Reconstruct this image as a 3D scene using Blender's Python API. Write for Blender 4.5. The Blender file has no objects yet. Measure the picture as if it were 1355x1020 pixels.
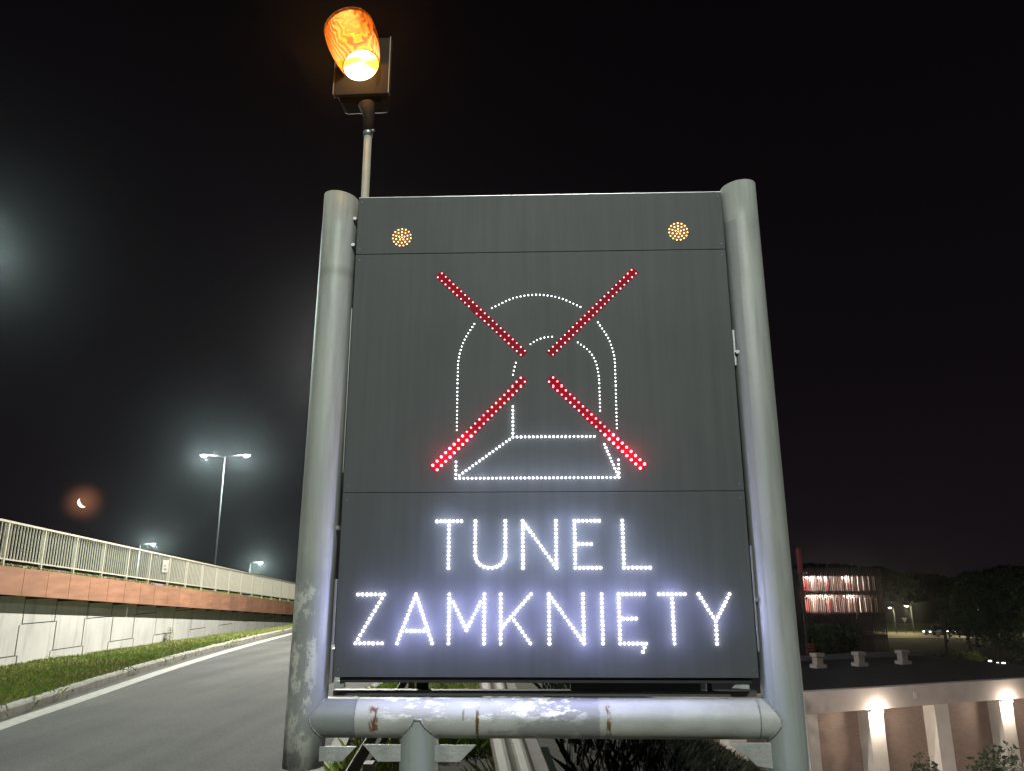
import bpy, bmesh, math, random
from mathutils import Vector, Matrix, noise
C = bpy.context.scene
COL = C.collection
R = math.radians
rnd = random.Random(7)

# ------------------------------------------------------------------ camera
EYE = Vector((0, 0, 1.65))
cam_d = bpy.data.cameras.new('camera'); cam = bpy.data.objects.new('camera', cam_d); COL.objects.link(cam)
cam_d.sensor_width = 36; cam_d.lens = 1000 / 1355 * 36; cam_d.clip_end = 6000; cam_d.clip_start = .05
pitch, roll = .2533, .0016
cam.matrix_world = Matrix.Translation(EYE) @ Matrix.Rotation(math.pi / 2 + pitch, 4, 'X') @ Matrix.Rotation(-roll, 4, 'Z')
C.camera = cam
C.cycles.use_denoising = True
C.cycles.max_bounces = 6; C.cycles.volume_bounces = 0
C.cycles.sample_clamp_indirect = 4
C.view_settings.view_transform = 'Standard'; C.view_settings.look = 'None'
C.view_settings.exposure = 0; C.view_settings.gamma = 1

# ------------------------------------------------------------------ night sky
MOON = Vector((-563.6, 1000, 102)).normalized()
W = bpy.data.worlds.new("World"); C.world = W; W.use_nodes = True
nt = W.node_tree; nt.nodes.clear()
def N(t, typ, **kw):
    n = t.nodes.new(typ)
    for k, v in kw.items(): setattr(n, k, v)
    return n
out = N(nt, 'ShaderNodeOutputWorld'); bg = N(nt, 'ShaderNodeBackground')
tc = N(nt, 'ShaderNodeTexCoord'); sep = N(nt, 'ShaderNodeSeparateXYZ')
nt.links.new(tc.outputs['Generated'], sep.inputs[0])
ramp = N(nt, 'ShaderNodeValToRGB')
nt.links.new(sep.outputs['Z'], ramp.inputs[0])
cr = ramp.color_ramp
cr.elements[0].position = 0; cr.elements[0].color = (.0075, .0052, .0072, 1)
cr.elements[1].position = .75; cr.elements[1].color = (.0014, .0010, .0013, 1)
e = cr.elements.new(.25); e.color = (.0042, .0030, .0040, 1)
dot = N(nt, 'ShaderNodeVectorMath', operation='DOT_PRODUCT'); dot.inputs[1].default_value = MOON
nt.links.new(tc.outputs['Generated'], dot.inputs[0])
mq = N(nt, 'ShaderNodeMapRange'); nt.links.new(dot.outputs['Value'], mq.inputs['Value'])
mq.inputs['From Min'].default_value = math.cos(R(1.9)); mq.inputs['From Max'].default_value = 1
pw = N(nt, 'ShaderNodeMath', operation='POWER'); nt.links.new(mq.outputs[0], pw.inputs[0]); pw.inputs[1].default_value = 5
mr = N(nt, 'ShaderNodeVectorMath', operation='SCALE'); mr.inputs[0].default_value = (.22, .085, .04); nt.links.new(pw.outputs[0], mr.inputs['Scale'])
add = N(nt, 'ShaderNodeMix', data_type='RGBA', blend_type='ADD'); add.inputs['Factor'].default_value = 1
nt.links.new(ramp.outputs[0], add.inputs['A']); nt.links.new(mr.outputs[0], add.inputs['B'])
nt.links.new(add.outputs['Result'], bg.inputs[0]); bg.inputs[1].default_value = 1
nt.links.new(bg.outputs[0], out.inputs[0])

# ------------------------------------------------------------------ helpers
MATS = {}
def mat(name, col, rough=.7, metal=0, noise_amt=0, nscale=5, col2=None, bump=0, bscale=40, emit=None, estr=0, spec=.5, detail=6):
    if name in MATS: return MATS[name]
    m = bpy.data.materials.new(name); m.use_nodes = True; t = m.node_tree
    b = t.nodes['Principled BSDF']
    b.inputs['Base Color'].default_value = (*col, 1); b.inputs['Roughness'].default_value = rough
    b.inputs['Metallic'].default_value = metal; b.inputs['Specular IOR Level'].default_value = spec
    co = N(t, 'ShaderNodeTexCoord')
    if noise_amt or col2:
        nz = N(t, 'ShaderNodeTexNoise'); nz.inputs['Scale'].default_value = nscale; nz.inputs['Detail'].default_value = detail
        t.links.new(co.outputs['Object'], nz.inputs['Vector'])
        r_ = N(t, 'ShaderNodeValToRGB'); t.links.new(nz.outputs['Fac'], r_.inputs[0])
        c2 = col2 or tuple(c * (1 - noise_amt) for c in col)
        r_.color_ramp.elements[0].position = .35; r_.color_ramp.elements[1].position = .65
        r_.color_ramp.elements[0].color = (*c2, 1); r_.color_ramp.elements[1].color = (*col, 1)
        t.links.new(r_.outputs[0], b.inputs['Base Color'])
    if bump:
        n2 = N(t, 'ShaderNodeTexNoise'); n2.inputs['Scale'].default_value = bscale; n2.inputs['Detail'].default_value = 4
        t.links.new(co.outputs['Object'], n2.inputs['Vector'])
        bp = N(t, 'ShaderNodeBump'); bp.inputs['Strength'].default_value = bump; bp.inputs['Distance'].default_value = .01
        t.links.new(n2.outputs['Fac'], bp.inputs['Height']); t.links.new(bp.outputs[0], b.inputs['Normal'])
    if emit:
        b.inputs['Emission Color'].default_value = (*emit, 1); b.inputs['Emission Strength'].default_value = estr
    MATS[name] = m
    return m

def empty(name, loc=(0, 0, 0), rz=0):
    o = bpy.data.objects.new(name, None); COL.objects.link(o); o.location = loc; o.rotation_euler.z = rz
    o.empty_display_size = .1
    return o
def tag(o, label=None, cat=None, group=None, kind=None):
    if label: o['label'] = label
    if cat: o['category'] = cat
    if group: o['group'] = group
    if kind: o['kind'] = kind
    return o
class MB:
    def __init__(s): s.v = []; s.f = []; s.sm = []
    def addf(s, verts, faces, smooth=False):
        b = len(s.v); s.v += [tuple(v) for v in verts]
        s.f += [tuple(b + i for i in f) for f in faces]; s.sm += [smooth] * len(faces); return s
    def box(s, x0, y0, z0, x1, y1, z1, M=None):
        vs = [Vector((x, y, z)) for z in (z0, z1) for y in (y0, y1) for x in (x0, x1)]
        if M is not None: vs = [M @ v for v in vs]
        return s.addf(vs, [(0, 2, 3, 1), (4, 5, 7, 6), (0, 1, 5, 4), (1, 3, 7, 5), (3, 2, 6, 7), (2, 0, 4, 6)])
    def tube(s, path, rad, n=12, caps=True, smooth=True):
        path = [Vector(p) for p in path]; k = len(path)
        rads = rad if isinstance(rad, (list, tuple)) else [rad] * k
        vs = []; up = None
        for i, p in enumerate(path):
            d = (path[min(i + 1, k - 1)] - path[max(i - 1, 0)]).normalized()
            if up is None: up = Vector((0, 0, 1)) if abs(d.z) < .9 else Vector((0, 1, 0))
            a = d.cross(up).normalized(); b = a.cross(d).normalized(); up = b
            vs += [p + (a * math.cos(2 * math.pi * j / n) + b * math.sin(2 * math.pi * j / n)) * rads[i] for j in range(n)]
        fs = [(i * n + j, i * n + (j + 1) % n, (i + 1) * n + (j + 1) % n, (i + 1) * n + j) for i in range(k - 1) for j in range(n)]
        b0 = len(s.v); s.addf(vs, fs, smooth)
        if caps:
            s.f += [tuple(b0 + j for j in range(n))[::-1], tuple(b0 + (k - 1) * n + j for j in range(n))]; s.sm += [False, False]
        return s
    def prism(s, poly, d0, d1, f):      # polygon (a,b) swept between depths d0..d1, f(a,b,d)->xyz
        n = len(poly)
        vs = [f(a, b, d0) for a, b in poly] + [f(a, b, d1) for a, b in poly]
        return s.addf(vs, [tuple(range(n)), tuple(range(2 * n - 1, n - 1, -1))] + [(i, i + n, (i + 1) % n + n, (i + 1) % n) for i in range(n)])
    def strip(s, a, b):                 # ribbon between two point rows
        n = len(a); return s.addf(list(a) + list(b), [(i, i + 1, n + i + 1, n + i) for i in range(n - 1)])
    def build(s, name, m, parent=None, bevel=0, fix=True):
        me = bpy.data.meshes.new(name); me.from_pydata(s.v, [], s.f); me.materials.append(m)
        me.polygons.foreach_set('use_smooth', s.sm)
        if fix and len(s.f) < 20000:
            bm = bmesh.new(); bm.from_mesh(me); bmesh.ops.recalc_face_normals(bm, faces=bm.faces); bm.to_mesh(me); bm.free()
        me.update()
        o = bpy.data.objects.new(name, me); COL.objects.link(o)
        if parent: o.parent = parent
        if bevel:
            mo = o.modifiers.new('bevel', 'BEVEL'); mo.width = bevel; mo.segments = 2; mo.limit_method = 'ANGLE'
        return o
def lamp(name, loc, watts, col, parent=None, rad=.06, typ='POINT', spot=None):
    l = bpy.data.lights.new(name, typ); l.energy = watts; l.color = col; l.shadow_soft_size = rad
    if spot: l.spot_size = R(spot); l.spot_blend = .6
    o = bpy.data.objects.new(name, l); COL.objects.link(o); o.location = loc
    if parent: o.parent = parent
    return o
def interp(tab, y):
    if y <= tab[0][0]: return tab[0][1]
    for (a, va), (b, vb) in zip(tab, tab[1:]):
        if y <= b: return va + (vb - va) * (y - a) / (b - a)
    return tab[-1][1]
def spline(tab, y):                    # smooth Catmull-Rom through the table
    if y <= tab[0][0]: return tab[0][1]
    if y >= tab[-1][0]: return tab[-1][1]
    for i in range(len(tab) - 1):
        if y <= tab[i + 1][0]:
            x0, x1 = tab[i][0], tab[i + 1][0]; t = (y - x0) / (x1 - x0)
            def sl(k):
                a = tab[max(k - 1, 0)]; b = tab[min(k + 1, len(tab) - 1)]; return (b[1] - a[1]) / (b[0] - a[0]) * (x1 - x0)
            m0, m1 = sl(i), sl(i + 1); p0, p1 = tab[i][1], tab[i + 1][1]
            return (2*t**3 - 3*t*t + 1)*p0 + (t**3 - 2*t*t + t)*m0 + (-2*t**3 + 3*t*t)*p1 + (t**3 - t*t)*m1
def fr(a, b, st):
    n = max(1, round((b - a) / st)); return [a + (b - a) * i / n for i in range(n + 1)]

COOL = (.80, 1.0, .92); NEUT = (1, .93, .80)

# ------------------------------------------------------------------ ground levels and road plan
def level(y): return 0 if y < 10 else -.012 * (y - 10) if y < 70 else -.72
KERB = [(-40, -5.3), (0, -5.4), (5, -5.65), (9, -6.17), (12, -6.67), (14, -7.02), (16.5, -7.41), (19.5, -7.8), (23, -8.16), (27, -8.49), (32, -8.81), (38, -9.2), (60, -12.5), (120, -22)]
LINE = [(-40, -5.0), (0, -5.1), (5, -5.45), (9, -5.97), (12, -6.38), (14, -6.68), (16.5, -7.04), (19.5, -7.41), (23, -7.77), (27, -8.1), (32, -8.45), (38, -8.85), (60, -12.1), (120, -21.6)]
def redge(y): return spline([(-40, -1.7), (0, -1.7), (8, -1.8), (11, -2.25), (16, -2.35), (26, -3.6), (60, -7.2), (120, -16.5)], y)
ASPH = mat('asphalt', (.112, .110, .105), .85, noise_amt=.22, nscale=.7, bump=.8, bscale=190, detail=12)
def asphalt_detail():
    t = ASPH.node_tree; b = t.nodes['Principled BSDF']; co = t.nodes['Texture Coordinate']
    v = N(t, 'ShaderNodeTexVoronoi'); v.inputs['Scale'].default_value = 70; t.links.new(co.outputs['Object'], v.inputs['Vector'])
    r_ = N(t, 'ShaderNodeValToRGB'); t.links.new(v.outputs['Color'], r_.inputs[0])
    r_.color_ramp.elements[0].color = (.45, .45, .45, 1); r_.color_ramp.elements[1].color = (1.5, 1.48, 1.4, 1)
    mx = N(t, 'ShaderNodeMix', data_type='RGBA', blend_type='MULTIPLY'); mx.inputs['Factor'].default_value = .75
    src = b.inputs['Base Color'].links[0].from_socket
    t.links.new(src, mx.inputs['A']); t.links.new(r_.outputs[0], mx.inputs['B']); t.links.new(mx.outputs['Result'], b.inputs['Base Color'])
asphalt_detail()
def tracks():
    t = ASPH.node_tree; b = t.nodes['Principled BSDF']; co = t.nodes['Texture Coordinate']
    mp = N(t, 'ShaderNodeMapping'); mp.inputs['Scale'].default_value = (1.3, .07, 1); mp.inputs['Rotation'].default_value = (0, 0, R(-9)); t.links.new(co.outputs['Object'], mp.inputs[0])
    n = N(t, 'ShaderNodeTexNoise'); n.inputs['Scale'].default_value = 1.6; n.inputs['Detail'].default_value = 7; t.links.new(mp.outputs[0], n.inputs['Vector'])
    r_ = N(t, 'ShaderNodeMapRange'); r_.inputs['From Min'].default_value = .35; r_.inputs['From Max'].default_value = .65; r_.inputs['To Min'].default_value = .78; r_.inputs['To Max'].default_value = 1.2
    t.links.new(n.outputs['Fac'], r_.inputs['Value']); hv = N(t, 'ShaderNodeHueSaturation'); t.links.new(r_.outputs[0], hv.inputs['Value'])
    t.links.new(b.inputs['Base Color'].links[0].from_socket, hv.inputs['Color']); t.links.new(hv.outputs[0], b.inputs['Base Color'])
tracks()
CONC = mat('pale concrete', (.42, .41, .37), .85, noise_amt=.25, nscale=3, bump=.3, bscale=60)
KERBM = mat('kerb concrete', (.42, .40, .35), .9, noise_amt=.35, nscale=6, bump=.5, bscale=50)
PAINT = mat('road paint', (.50, .47, .42), .7, noise_amt=.22, nscale=9, bump=.2, bscale=120)
SOIL = mat('grassy soil', (.040, .042, .018), .95, col2=(.028, .024, .017), nscale=2.5, bump=.6, bscale=20)
DARKGROUND = mat('dark ground', (.018, .024, .013), .95, col2=(.012, .012, .010), nscale=.6, bump=.6, bscale=9)

def hground(x, y):
    z = level(y) - .30 + .05 * noise.noise((x * .3, y * .3, 0))
    xr = x - 1.5
    if xr > 0: z = max(-8, z - .62 * xr)
    if y > 60: z += (-8 - z) * min(1, (y - 60) / 60) if x > -8 else (-4 - z) * min(1, (y - 60) / 200)
    return z
g = MB()
gx = [-900, -400, -200, -100, -60, -40, -30, -22] + fr(-16, 18, .5)[0:] + [20, 24, 30, 40, 60, 90, 140, 220, 400, 900]
gy = [-300, -120, -60, -30, -15] + fr(-8, 60, 1.0) + fr(66, 130, 8) + [150, 180, 240, 340, 500, 800, 1100]
nx = len(gx)
g.addf([(x, y, hground(x, y)) for y in gy for x in gx],
       [(j * nx + i, j * nx + i + 1, (j + 1) * nx + i + 1, (j + 1) * nx + i) for j in range(len(gy) - 1) for i in range(nx - 1)], True)
tag(g.build('ground', DARKGROUND, fix=False), kind='structure')
ys = fr(-40, 120, .8)
g = MB(); L = [(spline(KERB, y) - .02, y, level(y)) for y in ys]; Rr = [(redge(y), y, level(y)) for y in ys]
g.strip(Rr, L); g.strip([(x, y, z - .3) for x, y, z in Rr], Rr)
tag(g.build('road', ASPH, fix=False), kind='structure')
g = MB(); w = .13
g.strip([(spline(LINE, y) + w, y, level(y) + .004) for y in ys], [(spline(LINE, y) - w, y, level(y) + .004) for y in ys])
tag(g.build('road_edge_line', PAINT, fix=False), kind='structure')
# kerb stones, one metre each, with fine joints
g = MB()
for i, y in enumerate(fr(-40, 90, 1.0)[:-1]):
    y0, y1 = y + .006, y + .994; dz = .004 * math.sin(i * 2.3)
    x0, x1 = spline(KERB, y0), spline(KERB, y1); z0, z1 = level(y0), level(y1)
    vs = []
    for (x, yy, z) in ((x0, y0, z0), (x1, y1, z1)):
        vs += [(x, yy, z - .05), (x, yy, z + .10 + dz), (x - .03, yy, z + .13 + dz), (x - .16, yy, z + .13 + dz), (x - .16, yy, z - .05)]
    g.addf(vs, [(0, 1, 6, 5), (1, 2, 7, 6), (2, 3, 8, 7), (3, 4, 9, 8), (0, 4, 3, 2, 1), (5, 6, 7, 8, 9)])
tag(g.build('kerb', KERBM), kind='structure')
# right kerb beside the median (low)
g = MB()
ysm = fr(-10, 60, 1.0)
for y in ysm[:-1]:
    x0, x1 = redge(y), redge(y + 1)
    g.addf([(x0 + .16, y + .01, level(y) - .1), (x0 + .16, y + .01, level(y) + .07), (x0 + .01, y + .01, level(y) + .07), (x0 + .01, y + .01, level(y) - .1),
            (x1 + .16, y + .99, level(y) - .1), (x1 + .16, y + .99, level(y) + .07), (x1 + .01, y + .99, level(y) + .07), (x1 + .01, y + .99, level(y) - .1)],
           [(0, 1, 5, 4), (1, 2, 6, 5), (2, 3, 7, 6), (0, 3, 2, 1), (4, 5, 6, 7)])
tag(g.build('median_kerb', KERBM), kind='structure')

# verge between kerb and retaining wall, and median
WALLX = -12.38
def hverge(x, y):
    k = spline(KERB, y) - .15; t = (k - x) / (k - WALLX + 1e-6); t = min(1, max(0, t))
    return level(y) + .11 + (-.24 + -.0 - .11) * t * 1.0 - (.010 * max(0, y - 30)) * t + .03 * noise.noise((x * .8, y * .8, 3))
g = MB(); K = 10; yv = fr(0, 60, .5)
g.addf([(lambda k: (k + (WALLX - .1 - k) * j / K, y, hverge(k + (WALLX - .1 - k) * j / K, y)))(spline(KERB, y) - .15) for y in yv for j in range(K + 1)],
       [(a * (K + 1) + j, a * (K + 1) + j + 1, (a + 1) * (K + 1) + j + 1, (a + 1) * (K + 1) + j) for a in range(len(yv) - 1) for j in range(K)], True)
tag(g.build('verge', SOIL, fix=False), kind='structure')
def hmed(x, y): return level(y) - .01 + .03 * noise.noise((x * 1.2, y * 1.2, 9)) - max(0, x - 1.1) * .3
g = MB(); K = 8; xm = lambda y, j: redge(y) + .15 + (.9 - redge(y) - .15) * j / K
yv = fr(-6, 50, .6)
g.addf([(xm(y, j), y, hmed(xm(y, j), y)) for y in yv for j in range(K + 1)],
       [(a * (K + 1) + j, a * (K + 1) + j + 1, (a + 1) * (K + 1) + j + 1, (a + 1) * (K + 1) + j) for a in range(len(yv) - 1) for j in range(K)], True)
tag(g.build('median', SOIL, fix=False), kind='structure')

def blades(name, spots, m, h0, h1, w=.007):
    g = MB()
    for x, y, z in spots:
        a = rnd.uniform(0, 6.28); h = rnd.uniform(h0, h1); ww = w * rnd.uniform(.7, 1.4) * (1 + max(0, y - 12) * .05)
        dx, dy = math.cos(a) * ww, math.sin(a) * ww; lx, ly = rnd.gauss(0, h * .45), rnd.gauss(0, h * .45)
        b = len(g.v)
        g.v += [(x - dx, y - dy, z - .01), (x + dx, y + dy, z - .01), (x + dx * .6 + lx * .4, y + dy * .6 + ly * .4, z + h * .6), (x + lx, y + ly, z + h)]
        g.f += [(b, b + 1, b + 2), (b, b + 2, b + 3)]; g.sm += [False, False]
    o = g.build(name, m, fix=False); return o
def grass_mat(name, c_lush, c_dry, c_dark, sc):
    m = mat(name, c_lush, .8, col2=c_dry, nscale=sc, spec=.2, detail=6); t = m.node_tree; b = t.nodes['Principled BSDF']
    ge = N(t, 'ShaderNodeNewGeometry'); r_ = N(t, 'ShaderNodeValToRGB'); t.links.new(ge.outputs['Random Per Island'], r_.inputs[0])
    r_.color_ramp.elements[0].position = 0; r_.color_ramp.elements[0].color = (*c_dark, 1); r_.color_ramp.elements[1].position = 1; r_.color_ramp.elements[1].color = (1.5, 1.35, 1.1, 1)
    e = r_.color_ramp.elements.new(.85); e.color = (.95, 1, .9, 1)
    mx = N(t, 'ShaderNodeMix', data_type='RGBA', blend_type='MULTIPLY'); mx.inputs['Factor'].default_value = 1
    t.links.new(b.inputs['Base Color'].links[0].from_socket, mx.inputs['A']); t.links.new(r_.outputs[0], mx.inputs['B']); t.links.new(mx.outputs['Result'], b.inputs['Base Color'])
    return m
GRASS = grass_mat('grass', (.29, .41, .07), (.40, .34, .17), (.35, .45, .4), .8)
GRASS2 = mat('shaded grass', (.012, .019, .007), .8, col2=(.008, .009, .005), nscale=1.4, spec=.2, detail=3)  # the unlit bank's darkness is put into this blade colour
sp = []
for _ in range(120000):
    y = 8.5 + 36 * rnd.random() ** 1.7; k = spline(KERB, y) - .12
    x = k + (WALLX - k) * rnd.random()
    c = noise.noise((x * .9, y * .6, 5))
    if c < -.28 and rnd.random() < .75: continue
    sp.append((x, y, hverge(x, y)))
for _ in range(1500):                      # tufts spilling over the kerb
    y = 8.5 + 24 * rnd.random(); 
    if noise.noise((0, y * 1.3, 2)) < .12: continue
    sp.append((spline(KERB, y) + rnd.uniform(-.2, .12), y, level(y) + rnd.choice((.02, .1))))
for _ in range(70):                       # taller weeds in loose clumps
    y = 9 + 30 * rnd.random() ** 1.5; k = spline(KERB, y) - .2; x = k + (WALLX - k) * rnd.random()
    for q_ in range(rnd.randint(6, 22)):
        xx, yy = x + rnd.gauss(0, .12), y + rnd.gauss(0, .15)
        for h_ in (0, .05): sp.append((xx, yy, hverge(xx, yy) + h_))
tag(blades('verge_grass', sp, GRASS, .03, .10), 'short patchy green grass on the verge below the ramp wall', 'grass', kind='stuff')
sp = []
for _ in range(16000):
    y = 5 + 14 * rnd.random() ** 1.2; x = rnd.uniform(redge(y) + .2, .15 - .088 * (y - 5))
    if noise.noise((x * 1.1, y * .8, 7)) < -.12: continue
    sp.append((x, y, hmed(x, y)))
tag(blades('median_grass', sp, GRASS, .05, .22), 'longer green grass in the strip between the two crash barriers', 'grass', kind='stuff')
sp = []
for _ in range(26000):
    y = 6 + 24 * rnd.random(); x = rnd.uniform(.5, 9); sp.append((x, y, max(hground(x, y), hmed(x, y) if x < .9 else -99)))
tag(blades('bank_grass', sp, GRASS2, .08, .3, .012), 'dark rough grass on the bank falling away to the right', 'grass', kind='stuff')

# ------------------------------------------------------------------ ramp bridge, retaining wall, railing
def btop(y): return 2.04 - .0592 * (y - 18.3)      # top of the edge beam
BX = -12.03
def bcurve(y): return BX - .0 * y
Y0, Y1 = 9.0, 75.0
ramp_t = tag(empty('ramp_bridge', (BX, 20, 0)), 'sloping elevated ramp with an orange brown edge beam above a pale wall', 'bridge')
def bmat():
    m = bpy.data.materials.new('orange beam'); m.use_nodes = True; t = m.node_tree; b = t.nodes['Principled BSDF']; b.inputs['Roughness'].default_value = .75
    co = N(t, 'ShaderNodeTexCoord'); mp = N(t, 'ShaderNodeMapping'); mp.inputs['Scale'].default_value = (1, .5, 3.0)
    t.links.new(co.outputs['Object'], mp.inputs[0])
    nz = N(t, 'ShaderNodeTexNoise'); nz.inputs['Scale'].default_value = 2.0; nz.inputs['Detail'].default_value = 6; t.links.new(mp.outputs[0], nz.inputs['Vector'])
    r_ = N(t, 'ShaderNodeValToRGB'); t.links.new(nz.outputs['Fac'], r_.inputs[0])
    r_.color_ramp.elements[0].position = .3; r_.color_ramp.elements[0].color = (.33, .17, .105, 1)
    r_.color_ramp.elements[1].position = .7; r_.color_ramp.elements[1].color = (.50, .255, .155, 1)
    oi = N(t, 'ShaderNodeNewGeometry'); hs = N(t, 'ShaderNodeHueSaturation'); mrg = N(t, 'ShaderNodeMapRange')
    mrg.inputs['To Min'].default_value = .86; mrg.inputs['To Max'].default_value = 1.12
    t.links.new(oi.outputs['Random Per Island'], mrg.inputs['Value']); t.links.new(mrg.outputs[0], hs.inputs['Value'])
    t.links.new(r_.outputs[0], hs.inputs['Color']); t.links.new(hs.outputs[0], b.inputs['Base Color'])
    return m
g = MB(); y = Y0
while y < Y1:
    yy = y + 1.02
    y0, y1 = y + .008, yy - .008
    poly = [(y0, btop(y0)), (y1, btop(y1)), (y1, btop(y1) - .65), (y0, btop(y0) - .65)]
    g.prism(poly, BX, BX - .22, lambda a, b, d: (d - .0, a - 20, b)); y = yy
for v in range(len(g.v)): g.v[v] = (g.v[v][0] - BX, g.v[v][1], g.v[v][2])
g.build('edge_beam', bmat(), ramp_t)
DARKC = mat('dark concrete', (.10, .10, .095), .9, noise_amt=.3, nscale=2)
g = MB()
for (xa, xb, ta, tb) in ((-.23, -9.0, -.10, -.60), (-9.0, -9.25, .0, -.65)):
    g.prism([(Y0, btop(Y0) + ta), (Y1, btop(Y1) + ta), (Y1, btop(Y1) + tb), (Y0, btop(Y0) + tb)], xa, xb, lambda a, b, d: (d, a - 20, b))
g.build('deck', DARKC, ramp_t)
g = MB()
g.prism([(Y0, btop(Y0) - .096), (Y1, btop(Y1) - .096), (Y1, btop(Y1) + .15), (Y0, btop(Y0) + .15)], -.75, -1.0, lambda a, b, d: (d, a - 20, b))
g.build('footway_kerb', CONC, ramp_t)
sp = []
for _ in range(7000):
    y = rnd.uniform(15, 46); x = BX - rnd.uniform(.02, .24)
    if noise.noise((y * .8, 0, 1)) < -.2: continue
    sp.append((x, y, btop(y) - .01))
o = blades('ledge_grass', sp, GRASS, .03, .11, .008); tag(o, 'thin green grass growing along the ledge under the white railing', 'grass', kind='stuff')

# retaining wall of interlocking panels
WP = mat('wall panel', (.66, .66, .62), .85, noise_amt=.14, nscale=1.3, bump=.25, bscale=45)
def wall_stains():
    t = WP.node_tree; b = t.nodes['Principled BSDF']; co = t.nodes['Texture Coordinate']
    mp = N(t, 'ShaderNodeMapping'); mp.inputs['Scale'].default_value = (1, 2.6, .35); t.links.new(co.outputs['Object'], mp.inputs[0])
    n = N(t, 'ShaderNodeTexNoise'); n.inputs['Scale'].default_value = 1.5; n.inputs['Detail'].default_value = 8; n.inputs['Roughness'].default_value = .65; t.links.new(mp.outputs[0], n.inputs['Vector'])
    r_ = N(t, 'ShaderNodeMapRange'); r_.inputs['From Min'].default_value = .52; r_.inputs['From Max'].default_value = .72; r_.inputs['To Min'].default_value = 1; r_.inputs['To Max'].default_value = .74
    t.links.new(n.outputs['Fac'], r_.inputs['Value']); hv = N(t, 'ShaderNodeHueSaturation'); t.links.new(r_.outputs[0], hv.inputs['Value'])
    t.links.new(b.inputs['Base Color'].links[0].from_socket, hv.inputs['Color']); t.links.new(hv.outputs[0], b.inputs['Base Color'])
wall_stains()
wall = tag(empty('retaining_wall', (WALLX, 20, -.6)), 'pale interlocking panel retaining wall under the orange beam', 'wall')
g = MB(); j_ = .013; jv = .022; SH = .05
def jx(k, z):     # zig-zag joint between columns
    return SH * (1 if int(math.floor((z + 12 * .75 + .12 + (k % 2) * 0) / .75)) % 2 == k % 2 else -1)
ncol = int((Y1 - Y0) / 1.5) + 1
for k in range(ncol):
    a0 = Y0 + .42 + k * 1.5; a1 = a0 + 1.5
    off = .63 if k % 2 else -.12
    zt = btop(a1) - .62
    for q in range(-2, 4):
        zb, zu = q * 1.5 + off - 1.5 + .0, q * 1.5 + off
        zb += j_; zu -= j_
        if zb > zt or zu < -1.6: continue
        zu = min(zu, zt); zm = (zb + zu + 0) / 2 if zu - zb > 1.4 else zb - j_ + .75
        zb2 = max(zb, -1.6)
        s0 = SH
        # left/right edges shift at mid height
        pts = [(a0 + jv + s0, zb2), (a1 - jv - s0, zb2)]
        if zu > zm > zb2: pts += [(a1 - jv - s0, zm - j_), (a1 - jv + s0, zm + j_)] if False else [(a1 - jv - s0, zm), (a1 - jv + s0, zm)]
        pts += [(a1 - jv + (s0 if zu > zm else -s0), zu), (a0 + jv - (s0 if zu > zm else -s0), zu)]
        if zu > zm > zb2: pts += [(a0 + jv - s0, zm), (a0 + jv + s0, zm)]
        g.prism(pts, 0, -.012, lambda a, b, d: (d, a - 20, b + .6))
g.build('facing', WP, wall)
g = MB(); g.prism([(Y0, -1.6), (Y1, -1.6), (Y1, btop(Y1) - .63), (Y0, btop(Y0) - .63)], -.0125, -.3, lambda a, b, d: (d, a - 20, b + .6))
g.build('backing', mat('joint dark', (.035, .035, .033), .9), wall)

# railing
RAILM = mat('railing paint', (.60, .57, .46), .55, noise_amt=.12, nscale=8)
rail = tag(empty('metal_railing', (BX - .09, 20, btop(20))), 'pale grey metal railing with close upright bars along the orange edge beam', 'railing')
rx = 0
def rz(y): return btop(y) - btop(20)
py = [16.95 + 1.5 * (i - 5) for i in range(36)]
for n_, (za, zb, wx) in {'top_rail': (1.01, 1.06, .035), 'bottom_rail': (.145, .18, .02)}.items():
    g = MB(); g.prism([(py[0], rz(py[0]) + za), (py[-1], rz(py[-1]) + za), (py[-1], rz(py[-1]) + zb), (py[0], rz(py[0]) + zb)], wx, -wx, lambda a, b, d: (d, a - 20, b))
    g.build(n_, RAILM, rail)
for y in py:
    g = MB(); g.box(-.03, y - 20 - .025, rz(y) - .01, .025, y - 20 + .025, rz(y) + 1.008)
    g.box(-.05, y - 20 - .05, rz(y) - .02, .05, y - 20 + .05, rz(y) + .006)
    g.build('post', RAILM, rail)
g = MB()
for a, b in zip(py, py[1:]):
    for q in range(1, 12):
        y = a + (b - a) * q / 12; g.box(-.016, y - 20 - .007, rz(y) + .18, .016, y - 20 + .007, rz(y) + 1.01)
o = g.build('baluster', RAILM, rail); o['kind'] = 'stuff'
g = MB(); g.box(-.02, -.24, 0, 0, .24, .42)
plate = tag(empty('notice_plate', (BX - .02, 27.0, btop(27) + .45)), 'small pale rectangular plate fixed on the white railing', 'plate')
g.build('panel', mat('plate', (.5, .5, .44), .5, noise_amt=.2, nscale=12), plate, bevel=.01)
g = MB(); g.box(.002, -.14, .08, .006, .10, .14); g.box(.002, -.14, .2, .006, .0, .25)
g.build('printing', mat('print', (.2, .22, .22), .6), plate)

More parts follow.
